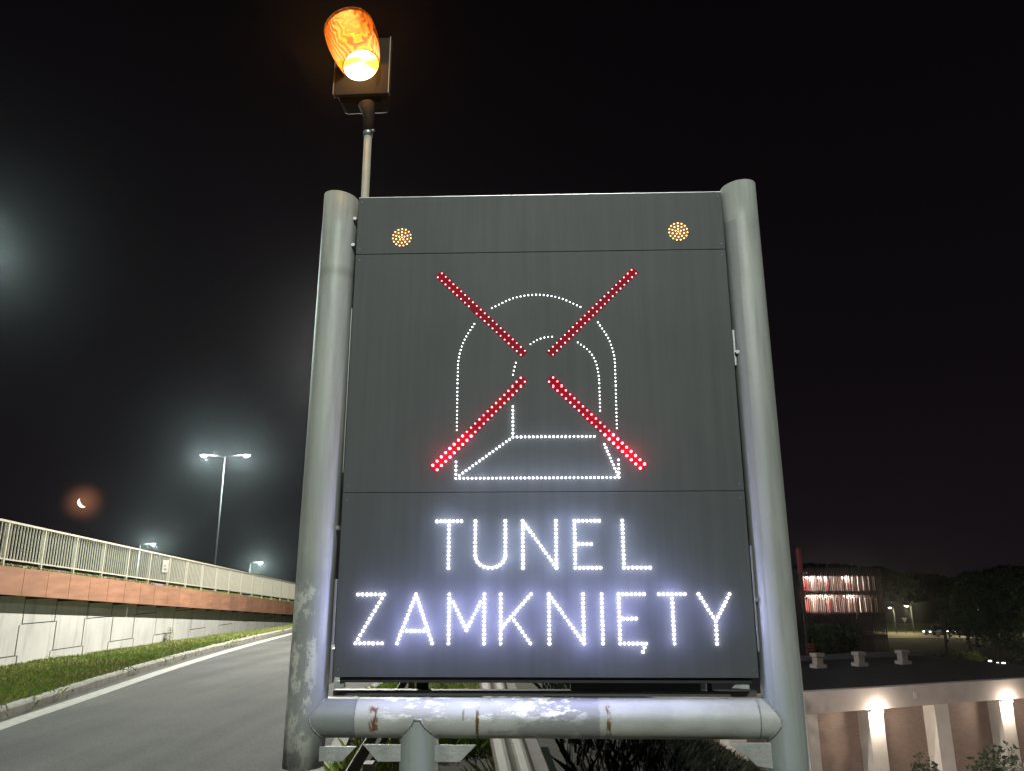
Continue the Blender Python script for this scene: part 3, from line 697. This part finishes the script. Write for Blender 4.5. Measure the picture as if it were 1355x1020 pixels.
# ------------------------------------------------------------------ amber beacon on its pole
bc = tag(empty('amber_warning_beacon', (-.865, 4.03, 1.4), -.06), 'lit amber hooded warning signal on a thin pole above the board', 'beacon')
g = MB(); g.tube([(.012, 0, .0), (.0, 0, 2.86)], .0235, 20); g.build('pole', mat('beacon pole', (.36, .38, .34), .5, noise_amt=.15, nscale=9), bc)
g = MB(); g.tube([(0, 0, 2.84), (0, 0, 2.885)], .029, 20); g.tube([(.025, -.028, 2.862), (.045, -.028, 2.862)], .008, 8); g.build('clamp', EDGE, bc)
HOUS = mat('signal housing', (.020, .015, .010), .8,spec=.2, noise_amt=.2)
g = MB(); g.tube([(0, 0, 2.87), (0, 0, 2.98), (-.02, 0, 3.06)], [.03, .034, .05], 16); g.build('neck', HOUS, bc)
LZ = 3.335; LX = -.065
g = MB(); g.box(LX - .15, .03, LZ - .215, LX + .15, .20, LZ + .15); g.build('signal_body', HOUS, bc, bevel=.03)
g = MB(); g.box(LX - .16, .0, LZ - .20, LX + .175, .028, LZ + .20); g.build('backplate', HOUS, bc, bevel=.006)
for x_ in (.176, -.166): g = MB(); g.box(LX + x_, -.012, LZ - .20, LX + x_ + .005, .03, LZ + .20); g.build('backplate_rim', mat('rim metal', (.3, .26, .2), .35, metal=.8), bc)
def beacon_lens():
    m = bpy.data.materials.new('beacon lens'); m.use_nodes = True; t = m.node_tree; b = t.nodes['Principled BSDF']
    co = N(t, 'ShaderNodeTexCoord'); nz = N(t, 'ShaderNodeTexNoise'); nz.inputs['Scale'].default_value = 7; nz.inputs['Detail'].default_value = 1
    mp = N(t, 'ShaderNodeMapping'); mp.inputs['Scale'].default_value = (.6, 1, 1.6); t.links.new(co.outputs['Object'], mp.inputs[0]); t.links.new(mp.outputs[0], nz.inputs['Vector'])
    r_ = N(t, 'ShaderNodeValToRGB'); t.links.new(nz.outputs['Fac'], r_.inputs[0])
    r_.color_ramp.elements[0].position = .40; r_.color_ramp.elements[0].color = (1, .52, .02, 1); r_.color_ramp.elements[1].position = .56; r_.color_ramp.elements[1].color = (1, .8, .35, 1)
    t.links.new(r_.outputs[0], b.inputs['Emission Color']); b.inputs['Emission Strength'].default_value = 9; b.inputs['Base Color'].default_value = (.8, .4, .02, 1)
    return m
g = MB(); n = 40; vs = []; fs = []
for k in range(7):
    a_ = k / 6 * math.pi / 2; vs += [(LX + .108 * math.cos(a_) * math.cos(2 * math.pi * j / n), -.005 - .035 * math.sin(a_), LZ + .108 * math.cos(a_) * math.sin(2 * math.pi * j / n)) for j in range(n)]
fs = [(k * n + j, k * n + (j + 1) % n, (k + 1) * n + (j + 1) % n, (k + 1) * n + j) for k in range(6) for j in range(n)]
g.addf(vs, fs, True); g.build('lens', beacon_lens(), bc)
def visor_mat():
    m = bpy.data.materials.new('amber visor'); m.use_nodes = True; t = m.node_tree; b = t.nodes['Principled BSDF']
    b.inputs['Roughness'].default_value = .28; b.inputs['Base Color'].default_value = (.75, .25, .02, 1)
    co = N(t, 'ShaderNodeTexCoord'); w_ = N(t, 'ShaderNodeTexWave'); w_.wave_type = 'RINGS'; w_.rings_direction = 'SPHERICAL'; w_.inputs['Scale'].default_value = 14; w_.inputs['Distortion'].default_value = 7
    w_.inputs['Detail'].default_value = 1; w_.inputs['Detail Scale'].default_value = 1.2
    t.links.new(co.outputs['Object'], w_.inputs['Vector'])
    r_ = N(t, 'ShaderNodeValToRGB'); t.links.new(w_.outputs['Fac'], r_.inputs[0]); r_.color_ramp.elements[0].color = (.10, .012, .0004, 1); r_.color_ramp.elements[1].color = (.62, .20, .012, 1)
    t.links.new(r_.outputs[0], b.inputs['Base Color'])
    bp = N(t, 'ShaderNodeBump'); bp.inputs['Strength'].default_value = .4; bp.inputs['Distance'].default_value = .003; t.links.new(w_.outputs['Fac'], bp.inputs['Height']); t.links.new(bp.outputs[0], b.inputs['Normal'])
    tr = N(t, 'ShaderNodeBsdfTranslucent'); tr.inputs[0].default_value = (1, .4, .04, 1); ms = N(t, 'ShaderNodeMixShader'); ms.inputs[0].default_value = .3
    o_ = t.nodes['Material Output']; t.links.new(b.outputs[0], ms.inputs[1]); t.links.new(tr.outputs[0], ms.inputs[2]); t.links.new(ms.outputs[0], o_.inputs[0])
    return m
g = MB(); vs = []; na, nb = 40, 12
for s_ in (0, 1):
    for i in range(nb + 1):
        f_ = i / nb; yy = -.002 - f_ * .33; lo = 6 - 14 * f_; hi_ = 214 - 26 * f_
        for j in range(na + 1):
            a_ = R(lo + (hi_ - lo) * j / na); rr = (.117 + .034 * math.sin(f_ * 2.15)) - s_ * .004
            vs.append((LX + .011 * f_ + rr * math.cos(a_), yy, LZ + rr * math.sin(a_)))
m1 = na + 1; o1 = (nb + 1) * m1
fs = []
for s_ in (0, 1):
    for i in range(nb):
        for j in range(na): q = s_ * o1 + i * m1 + j; fs.append((q, q + 1, q + m1 + 1, q + m1))
for j in range(na): q = nb * m1 + j; fs.append((q, q + 1, o1 + q + 1, o1 + q))
for i in range(nb):
    for j in (0, na): q = i * m1 + j; fs.append((q, q + m1, o1 + q + m1, o1 + q))
g.addf(vs, fs, True); g.build('visor', visor_mat(), bc)
lamp('beacon_light', (LX, -.10, LZ), 6, (1, .42, .06), bc, .07)
bl_ = lamp('beacon_halo_spot', (LX + .01, -.36, LZ - .05), 170, (1, .34, .03), bc, .05, 'SPOT', 160); bl_.rotation_euler = (R(-90), 0, 0)  # extra spot added outside the visor to make an orange halo

# ------------------------------------------------------------------ crash barriers
BARR = mat('barrier zinc', (.28, .26, .21), .7, metal=.1, noise_amt=.2, nscale=5)
def barrier(name, label, path, tilt, posts, prof=None, gname=None):
    t = tag(empty(name, (path[0][0], path[0][1], 0)), label, 'crash barrier', gname)
    prof = prof or [(-.155, 0), (-.13, .02), (-.10, .02), (-.05, -.055), (-.02, -.02), (.0, .02), (.02, -.02), (.05, -.055), (.10, .02), (.13, .02), (.155, 0)]
    g = MB(); rows = []
    for i, (x, y, z) in enumerate(path):
        tl = interp(tilt, y); r_ = []
        for th in (0, .004):
            for (s_, o_) in prof:     # s along face, o out of the face
                r_.append((x + s_ * math.sin(tl) + (o_ + th) * math.cos(tl) - path[0][0], y - path[0][1], z + s_ * math.cos(tl) - (o_ + th) * math.sin(tl)))
        rows.append(r_)
    m_ = len(prof); vs = [v for r_ in rows for v in r_]; fs = []
    for i in range(len(rows) - 1):
        for j in range(m_ - 1):
            q = i * 2 * m_ + j; fs.append((q, q + 1, q + 2 * m_ + 1, q + 2 * m_)); q += m_; fs.append((q, q + 2 * m_, q + 2 * m_ + 1, q + 1))
        for j in (0, m_ - 1): q = i * 2 * m_ + j; fs.append((q, q + 2 * m_, q + 3 * m_, q + m_))
    g.addf(vs, fs, False); g.build('beam', BARR, t, fix=False)
    for (x, y, zt, dx) in posts:
        g = MB(); g.box(x + dx - .03 - path[0][0], y - .05 - path[0][1], level(y) - .6, x + dx + .03 - path[0][0], y + .05 - path[0][1], zt); g.build('post', BARR, t)
    return t
lp = [(-.92 - .062 * (y - 4.0), y, .42 + .004 * (y - 4)) for y in fr(2.5, 40, .5)]
barrier('crash_barrier', 'low zinc crash barrier along the right side of the road, left of the sign post', lp, [(0, math.pi + .0)], [(-.92 - .062 * (y - 4.0), y, .55, .09) for y in (3.2, 5.2, 7.2, 9.2, 11.2, 13.2, 17.2, 21.2)], gname='crash barriers under the sign')
rp = [(-.14 + (-.23 + .14) * 0 + (.27 - (y - 5) * .088) * 1.0, y, .33 + .10 * (y - 5)) for y in fr(2.2, 10, .4)]
wide = [(-.19, -.004), (-.185, .008), (-.16, .012), (-.13, .004), (-.105, -.010), (-.08, -.010), (-.055, .004), (-.03, .012), (-.01, .012), (.015, .004), (.035, -.010), (.055, -.010), (.075, .0), (.085, .028), (.10, .034), (.19, .034), (.19, .02)]
barrier('crash_barrier', 'twisted rising end of a crash barrier, seen below the middle of the board', rp, [(0, math.pi / 2)], [(-.05, y, .25, 0) for y in (4.0,)], prof=wide, gname='crash barriers under the sign')

# ------------------------------------------------------------------ low building on the right
ang = math.atan2(4.7, 12.6)
bld = tag(empty('low_flat_roofed_building', (8.3, 33.75, -8), ang), 'low flat roofed building with pale fascia and brown wall bays between lit pilasters', 'building')
BRICK = bpy.data.materials.new('brown brick'); BRICK.use_nodes = True
t = BRICK.node_tree; b_ = t.nodes['Principled BSDF']; b_.inputs['Roughness'].default_value = .85
co = N(t, 'ShaderNodeTexCoord'); mp = N(t, 'ShaderNodeMapping'); mp.inputs['Rotation'].default_value = (R(90), 0, 0); t.links.new(co.outputs['Object'], mp.inputs[0])
bk = N(t, 'ShaderNodeTexBrick'); bk.inputs['Scale'].default_value = 1; bk.inputs['Brick Width'].default_value = .26; bk.inputs['Row Height'].default_value = .078; bk.inputs['Mortar Size'].default_value = .006
bk.inputs['Color1'].default_value = (.23, .165, .135, 1); bk.inputs['Color2'].default_value = (.19, .138, .115, 1); bk.inputs['Mortar'].default_value = (.17, .12, .10, 1)
t.links.new(mp.outputs[0], bk.inputs['Vector']); t.links.new(bk.outputs['Color'], b_.inputs['Base Color'])
FAS = mat('fascia render', (.40, .35, .33), .85, noise_amt=.12, nscale=1.5)
PIL = mat('pilaster render', (.55, .51, .47), .85, noise_amt=.12, nscale=2)
LB = 26.0; DB = 13.0
g = MB(); g.box(0, .45, 0, LB, .75, 4.1); g.build('brick_wall', BRICK, bld)
g = MB(); g.box(-.2, -.35, 4.1, LB, .05, 5.0); g.box(-.2, .05, 4.1, .1, DB, 5.0); g.box(.1, .052, 4.1, LB, .44, 4.25); g.build('fascia', FAS, bld, bevel=.01)
g = MB(); g.box(.1, .05, 4.6, LB, DB, 4.72); g.build('roof', mat('roof felt', (.018, .018, .026), .7, noise_amt=.4, nscale=.8, bump=.3, bscale=6), bld)
g = MB(); g.box(.1, DB - .3, 4.721, LB, DB, 5.02); g.build('rear_parapet', mat('dark parapet', (.10, .09, .10), .8), bld)
g = MB(); g.box(0, .8, 0, .3, DB, 4.1); g.box(.3, DB - .3, 0, LB, DB, 4.1); g.build('side_wall', BRICK, bld)
pils = [1.0, 4.75, 8.45, 12.4, 16.6, 20.8, 25]
lit = [0, 0, 1, 0, 1, 0, 1]
PLAMP = lens_mat('wall lamp lens', (1, .95, .85), 30)
for i, u in enumerate(pils):
    g = MB(); g.box(u - .43, -.22, 0, u + .43, .448, 4.098); pl = g.build('pilaster', PIL, bld, bevel=.01)
    if lit[i]:
        g = MB(); g.box(u - .36, -.345, 3.98, u + .36, -.235, 4.07); pp = g.build('wall_lamp', HEAD, bld)
        g = MB(); g.box(u - .33, -.335, 3.955, u + .33, -.245, 3.978); g.build('lens', PLAMP, pp)
        l_ = lamp('wall_lamp_light', (u, -.5, 3.9), 300, (1, .86, .70), bld, .12)
g = MB(); g.box(.75 + 9.9, -.358, 4.42, 10.85, -.352, 4.7); g.build('fascia_vent', mat('vent', (.5, .45, .42), .6), bld)
g = MB(); g.box(0, -6, -.5, LB, .44, .02)
tag(g.build('forecourt_paving', CONC, bld), None)
for k, (u, s_) in enumerate(((13.3, 1), (16.1, 1), (18.6, 1), (9.7, 1))):
    lab = ['pale roof ventilator beside the right sign pipe', 'pale roof ventilator in the middle of the roof edge', 'pale roof ventilator nearest the dark tree post', 'roof ventilator hidden behind the board']
M_ = Matrix.Translation((8.3, 33.75, -8)) @ Matrix.Rotation(ang, 4, 'Z')
VENT = mat('ventilator', (.36, .29, .27), .7, noise_amt=.15)
for (x, y, lab) in ((18.0, 47.2, 'pale square roof ventilator beside the right sign pipe'), (20.85, 48.1, 'pale square roof ventilator in the middle of the rear roof edge'), (24.0, 49.2, 'pale square roof ventilator farthest from the sign, on the rear roof edge')):
    vt = tag(empty('roof_ventilator', (x, y, -3.3), ang), lab, 'ventilator', 'ventilators on the dark flat roof')
    g = MB(); g.box(-.38, -.3, -.02, .38, .3, .22); g.build('base', VENT, vt, bevel=.02)
    g = MB(); g.box(-.22, -.2, .222, .22, .2, .62); g.build('duct', VENT, vt)
    g = MB(); g.box(-.32, -.28, .622, .32, .28, .84); g.build('cowl', VENT, vt, bevel=.03)

street_lamp((18.5, 22.5, -8), 3.3, [(-.7, 0)], 2300, 'short added lamp, unseen below the frame, brightening the brown brick bays', LENS, (1, .86, .75), .06, .8, 'added forecourt fill lamps')  # unseen lamp added to brighten the fascia and brick
street_lamp((11.5, 20.0, -8), 3.0, [(-.7, 0)], 1800, 'short added lamp, unseen below the frame beside the bank', LENS, (1, .80, .70), .06, .8, 'added forecourt fill lamps')  # second unseen fill lamp added for the same wall
# ------------------------------------------------------------------ car park style block with lit floors
bl = tag(empty('louvred_block', (36.9, 100, -8), -.02), 'dark multi storey block with two lit floors behind upright slats', 'building')
DK = mat('dark block', (.030, .020, .022), .8, noise_amt=.2)
g = MB()
for (z0, z1) in ((10.25, 11.2), (7.95, 8.45), (5.3, 5.8), (2.6, 3.1), (0, .3)): g.box(0, 0.3, z0, 10.3, 9, z1)
g.build('floor_slab', DK, bl)
WALLW = mat('inner wall', (.20, .13, .12), .8, noise_amt=.2, nscale=1); REDW = mat('inner red panel', (.30, .045, .04), .7)
g = MB(); g.box(0, 4.0, .3, 10.3, 4.2, 10.25); g.build('inner_wall', WALLW, bl)
g = MB(); g.box(-.25, 0, 0, -.01, 9, 11.2); g.build('end_wall', DK, bl)
for z in (5.8, 8.45):
    for (a_, b2) in ((1.4, 2.4), (4.6, 5.0), (7.4, 8.3)): g = MB(); g.box(a_, 3.7, z, b2, 3.95, z + 1.6); g.build('red_panel', REDW, bl)
SL = mat('slat', (.10, .06, .06), .6)
g = MB()
for i in range(44):
    u = .1 + i * .235; w_ = .035 + .02 * ((i * 7) % 3); g.box(u, 0, .1 if i % 4 else .1, u + w_, .25, 11.2 + .12 * (((i * 5) % 7) / 7))
g.build('slats', SL, bl)
g = None; WS = mat('white fin', (.75, .68, .60), .6)
g = MB()
for i in range(24):
    u = .3 + i * .41 + .13 * math.sin(i * 2.7)
    if i in (4, 5, 12, 17): continue
    for z in (5.82, 8.47): g = MB(); g.box(u, .6, z, u + .10, .8, z + 1.75); g.build('white_fin', WS, bl)
FL = lens_mat('floor lamp', (1, .88, .8), 45)
for z in (7.75, 10.05):
    for u in (1.0, 2.5, 5.6):
        g = MB(); g.box(u - .12, .45, z, u + .12, .6, z + .1); g.build('ceiling_lamp', FL, bl)
        lamp('ceiling_lamp_light', (u, 1.6, z - .1), 620, (1, .86, .70), bl, .1)
REDE = lens_mat('red neon', (1, .12, .12), .8)
rs = tag(empty('red_light_column', (22.2, 60, -8)), 'dim red lit mast of glowing bars showing beside the right sign pipe', 'mast light')
g = MB(); g.tube([(0, 0, 0), (0, 0, 12.3)], .12, 10); g.build('mast', DK, rs)
g = MB(); g.tube([(0, 0, 10.3), (0, 0, 12.1)], .2, 12); 
for k in range(5): g.tube([(-.0, 0, 8.3 + k * .2), (0, 0, 8.38 + k * .2)], .3, 12)
for k in range(5): g.tube([(.2, 0, 4.2 + k * .2), (.2, 0, 4.27 + k * .2)], .32, 12)
g.build('red_bar', mat('red dim', (.05, .01, .01), .8, emit=(1, .16, .2), estr=.025), rs)

# ------------------------------------------------------------------ far street scene
ROADF = mat('far road', (.22, .19, .13), .8, noise_amt=.2, nscale=.3)
g = MB(); g.box(50, 138, -8.2, 100, 156, -7.95); tag(g.build('far_road', ROADF), kind='structure')
g = MB(); g.box(50, 157, -8.2, 110, 185, -7.93); tag(g.build('far_lawn', mat('far lawn', (.07, .12, .03), .9, noise_amt=.3, nscale=.4)), kind='structure')
g = MB(); g.box(70, 84, -8.2, 100, 98, -7.95); 
street_lamp((72.6, 150, -7.95), 4.6, [(-.7, 0)], 1000, 'yellow lit path lamp nearest the louvred block', LENSY, (1, .85, .5), .06, 1.1, 'lamps along the far road')
street_lamp((75.9, 150, -7.95), 4.95, [(-.8, 0)], 1200, 'brightest yellow lit path lamp, left of the dark trunk', LENSY, (1, .88, .5), .06, 1.4, 'lamps along the far road')
street_lamp((87.5, 150, -7.95), 5.0, [(-.6, 0)], 60, 'small white lit lamp right of the dark trunk, before the trees', LENSG, (.9, 1, .85), .06, .9, 'lamps along the far road')
street_lamp((89.4, 150, -7.95), 4.2, [(-.6, 0)], 40, 'faint path lamp farthest right before the dark trees', LENSG, (.9, 1, .8), .06, .5, 'lamps along the far road')
ts = tag(empty('road_sign', (73.9, 149, -7.95)), 'small pale triangular give way sign by the far road', 'sign')
g = MB(); g.tube([(0, 0, 0), (0, 0, 2.2)], .05, 8); g.build('pole', POLE, ts)
g = MB(); g.prism([(-.55, 2.9), (.55, 2.9), (0, 2.05)], -.06, -.1, lambda a, b, d: (a, d, b)); g.build('plate', mat('sign white', (.8, .8, .75), .5), ts)
CARM = mat('car paint dark', (.05, .05, .06), .3); TYR = mat('tyre', (.02, .02, .02), .8); GLS = mat('car glass', (.02, .02, .025), .1)
def car(loc, rz, label, head=True):
    t = tag(empty('parked_car', loc, rz), label, 'car', 'cars on the far road')
    g = MB(); g.prism([(-2.1, .3), (2.1, .3), (2.15, .75), (1.3, .9), (-1.9, .95), (-2.15, .8)], -.85, .85, lambda a, b, d: (a, d, b)); bd = g.build('body', CARM, t, bevel=.06)
    g = MB(); g.prism([(-1.7, .93), (.95, .91), (.35, 1.42), (-1.2, 1.45)], -.72, .72, lambda a, b, d: (a, d, b)); g.build('cabin', GLS, t, bevel=.05)
    for x in (-1.3, 1.3):
        for y in (-.8, .8): g = MB(); g.tube([(x, y - .1, .32), (x, y + .1, .32)], .32, 16); g.build('wheel', TYR, t)
    for y in (-.6, .6):
        g = MB(); g.box(2.12, y - .14, .58, 2.2, y + .14, .72); g.build('headlight', lens_mat('headlight', (1, .97, .85), 12 if head else .2), t)
    return t
car((77.6, 146, -7.95), R(-150), 'dark car with lit headlights left of the dark trunk')
car((82.2, 147, -7.95), R(-140), 'dark car with lit headlights right of the dark trunk')
g = MB(); g.box(47, 74, -8.2, 58, 78.5, -7.6); tag(g.build('far_path', ROADF), kind='structure')
for (x_, y_, z_, w_, lb_) in ((52.5, 77.5, 2.0, 260, 'small lamp over the pale path among the dark trees'), (80.5, 141, 2.4, 500, 'low lamp beside the far road, behind the dark trunk'), (95, 146, 3.0, 420, 'low lamp by the far road at the trees, right of the trunk')):
    street_lamp((x_, y_, -7.95), z_, [(-.4, 0)], w_, lb_, LENSG, (1, .9, .62), .05, .35, 'small garden lamps')
# red tail lights at far right
rl = tag(empty('red_signal_light', (58, 88, -8)), 'red glowing signal on a short post among the dark trees at right', 'signal')
g = MB(); g.tube([(0, 0, 0), (0, 0, 2.6)], .06, 8); g.build('post', POLE, rl)
g = MB(); g.box(-.12, -.1, 2.2, .12, .1, 2.8); g.build('housing', HEAD, rl)
g = MB(); g.tube([(0, -.1, 2.6), (0, -.16, 2.6)], .16, 14); g.build('lens', lens_mat('signal red', (1, .08, .10), 9), rl)

# ------------------------------------------------------------------ trees and shrubs
LEAF = mat('dark leaves', (.035, .055, .018), .75, col2=(.018, .03, .010), nscale=.5, spec=.15)
BARK = mat('bark', (.06, .045, .035), .9, noise_amt=.4, nscale=8)
LEAF2 = mat('yellow green leaves', (.20, .24, .03), .75, noise_amt=.4, nscale=2)
def tree(loc, h, w, label, seed, n=2600, ls=.22, m=LEAF, name='tree', cat='tree', group='dark trees at the right', trunk=.35):
    q = random.Random(seed); t = tag(empty(name, loc), label, cat, group)
    g = MB(); top = h * .8; g.tube([(0, 0, -.2), (q.uniform(-.2, .2), 0, top * .5), (q.uniform(-.4, .4), .1, top)], [h * .028, h * .018, h * .006], 8)
    cl = []
    for k in range(16):
        a_ = q.uniform(0, 6.28); hh = h * (trunk + (1 - trunk) * q.random()); rr = w * .5 * math.sqrt(max(.05, 1 - ((hh / h - .62) / .45) ** 2)) * q.uniform(.3, .85)
        c_ = Vector((math.cos(a_) * rr, math.sin(a_) * rr, hh)); cl.append((c_, w * q.uniform(.13, .24)))
        if k < 7: g.tube([(0, 0, hh * .55), c_ * .5 + Vector((0, 0, hh * .28)), c_], [h * .012, h * .008, h * .003], 6)
    g.build('trunk' if trunk > .1 else 'stems', BARK, t)
    g = MB()
    for _ in range(n):
        c_, r_ = q.choice(cl); d = Vector((q.gauss(0, 1), q.gauss(0, 1), q.gauss(0, .8))).normalized() * r_ * q.uniform(.5, 1.12)
        p = c_ + d; s_ = ls * q.uniform(.5, 1.4); u_ = Vector((q.gauss(0, 1), q.gauss(0, 1), q.gauss(0, 1))).normalized(); v_ = u_.cross(Vector((q.gauss(0, 1), q.gauss(0, 1), q.gauss(0, 1)))).normalized()
        bb = len(g.v); g.v += [tuple(p - u_ * s_), tuple(p - v_ * s_ * .5), tuple(p + u_ * s_), tuple(p + v_ * s_ * .5)]; g.f.append((bb, bb + 1, bb + 2, bb + 3)); g.sm.append(False)
    g.build('crown', m, t, fix=False); return t
tree((54, 80, -8), 11.4, 9, 'tall dark tree at the right edge of the photo', 1, 4200)
tree((53.5, 88, -8), 9.4, 8, 'rounded dark tree left of the tallest one', 2, 3600)
tree((57, 74, -8), 10.4, 9, 'dark tree leaning in beyond the right edge', 3, 3000)
tree((62, 108, -8), 8.6, 8, 'lower dark tree behind the small white lamp', 4, 2400, .25)
tree((70, 120, -8), 9.2, 9, 'lower dark tree further right behind the faint lamp', 5, 2400, .25)
tree((50, 92, -8), 8.2, 1.6, 'slim dark tree trunk standing before the yellow lit road', 6, 260, .2, trunk=.75)
tree((27.6, 66, -8), 5.6, 4.5, 'dark bushy tree in front of the lit block', 8, 1700, .2)
tree((24.2, 62, -8), 6.0, 4, 'dark tree in front of the lit block, nearer the sign pipe', 9, 1700, .2)
shr = dict(name='shrub', cat='shrub', group='shrubs at the right', trunk=.05)
tree((45, 79, -6.9), 2.0, 3.2, 'yellow green shrub behind the roof, lit by a lamp', 11, 1200, .12, LEAF2, **shr)
tree((41.8, 76, -7.2), 1.9, 4.2, 'dark shrub left of the yellow green one', 12, 1400, .13, **shr)
tree((49, 77, -7.2), 2.4, 4.8, 'dark shrub right of the yellow green one', 13, 1400, .13, **shr)
LEAF3 = mat('shrub leaves', (.022, .034, .010), .7, noise_amt=.5, nscale=3)
tree((15.6, 26.2, -7.0), 3.4, 3.4, 'dark leafy shrub in the bottom right corner before the brown wall', 14, 3600, .085, LEAF3, **shr)
tree((13.3, 26.6, -7.0), 2.9, 2.0, 'smaller dark shrub left of the corner shrub', 15, 1600, .08, LEAF3, **shr)
# little white lamps among the shrubs
lamp_s = tag(empty('garden_lights', (43.6, 76, -7)), 'cluster of small white lights low among the dark shrubs', 'lights')
g = MB()
for k in range(7): g.box(-2 + k * .62 + .1 * math.sin(k * 3), -2, 1.3 + .12 * math.sin(k * 2), -1.9 + k * .62 + .12, -1.9, 1.42 + .12 * math.sin(k * 2))
g.build('bulb', lens_mat('garden bulb', (1, .95, .85), 4), lamp_s)
lamp('garden_light', (1.6, .5, 3.1), 25, (.9, 1, .6), lamp_s, .1)
# far wooded ridge
g = MB()
q = random.Random(5); rad = 420
for k in range(9000):
    a_ = R(q.uniform(12, 52)); hh = 14 + 7 * noise.noise((a_ * 9, 0, 0)) + 3 * noise.noise((a_ * 40, 2, 0)); z = -8 + hh * q.random() ** .6 * 1.0
    d_ = rad + q.uniform(-20, 20); p = Vector((math.sin(a_) * d_, math.cos(a_) * d_, z)); s_ = q.uniform(1.2, 2.6)
    u_ = Vector((q.gauss(0, 1), q.gauss(0, 1), q.gauss(0, 1))).normalized(); v_ = u_.cross(Vector((q.gauss(0, 1), q.gauss(0, 1), q.gauss(0, 1)))).normalized()
    g.addf([p - u_ * s_, p - v_ * s_, p + u_ * s_, p + v_ * s_], [(0, 1, 2, 3)])
tag(g.build('far_woods', LEAF, fix=False), 'dark wooded ridge along the horizon', 'woods', kind='stuff')

# ------------------------------------------------------------------ moon
mo = bpy.data.meshes.new('moon'); bm = bmesh.new(); bmesh.ops.create_uvsphere(bm, u_segments=48, v_segments=24, radius=6.6); 
for f in bm.faces: f.smooth = True
bm.to_mesh(mo); bm.free()
mm = bpy.data.materials.new('moon'); mm.use_nodes = True; t = mm.node_tree; t.nodes.clear()
o_ = N(t, 'ShaderNodeOutputMaterial'); em = N(t, 'ShaderNodeEmission'); ge = N(t, 'ShaderNodeTexCoord')
dt = N(t, 'ShaderNodeVectorMath', operation='DOT_PRODUCT')
right = MOON.cross(Vector((0, 0, 1))).normalized(); upm = right.cross(MOON)
sunv = (-right * .62 - upm * .46 + MOON * .40).normalized()
dt.inputs[1].default_value = sunv; t.links.new(ge.outputs['Object'], dt.inputs[0])
r_ = N(t, 'ShaderNodeMapRange'); r_.inputs['From Min'].default_value = 0; r_.inputs['From Max'].default_value = 2.5; r_.inputs['To Max'].default_value = 12
t.links.new(dt.outputs['Value'], r_.inputs['Value']); gg = N(t, 'ShaderNodeNewGeometry'); iv = N(t, 'ShaderNodeMath', operation='SUBTRACT'); iv.inputs[0].default_value = 1; t.links.new(gg.outputs['Backfacing'], iv.inputs[1])
mu = N(t, 'ShaderNodeMath', operation='MULTIPLY'); t.links.new(r_.outputs[0], mu.inputs[0]); t.links.new(iv.outputs[0], mu.inputs[1]); t.links.new(mu.outputs[0], em.inputs[1]); em.inputs[0].default_value = (1, .80, .52, 1); ad = N(t, 'ShaderNodeAddShader'); tp = N(t, 'ShaderNodeBsdfTransparent'); t.links.new(em.outputs[0], ad.inputs[0]); t.links.new(tp.outputs[0], ad.inputs[1]); t.links.new(ad.outputs[0], o_.inputs[0])
mo.materials.append(mm); mobj = bpy.data.objects.new('moon', mo); COL.objects.link(mobj); mobj.location = EYE + MOON * 1150
tag(mobj, 'small bright crescent moon low over the ramp railing', 'moon')

# ------------------------------------------------------------------ night haze in the air
HAZE = True
if HAZE:
    g = MB(); g.box(-320, -70, -10, 320, 560, 40)
    hm = bpy.data.materials.new('haze'); hm.use_nodes = True; t = hm.node_tree; t.nodes.clear()
    o_ = N(t, 'ShaderNodeOutputMaterial'); pv = N(t, 'ShaderNodeVolumePrincipled')
    pv.inputs['Color'].default_value = (.9, .93, 1, 1); pv.inputs['Density'].default_value = .00024; pv.inputs['Anisotropy'].default_value = .94
    t.links.new(pv.outputs[0], o_.inputs['Volume'])
    h = g.build('haze', hm); tag(h, 'thin night haze glowing round the lamps', 'haze', kind='stuff')
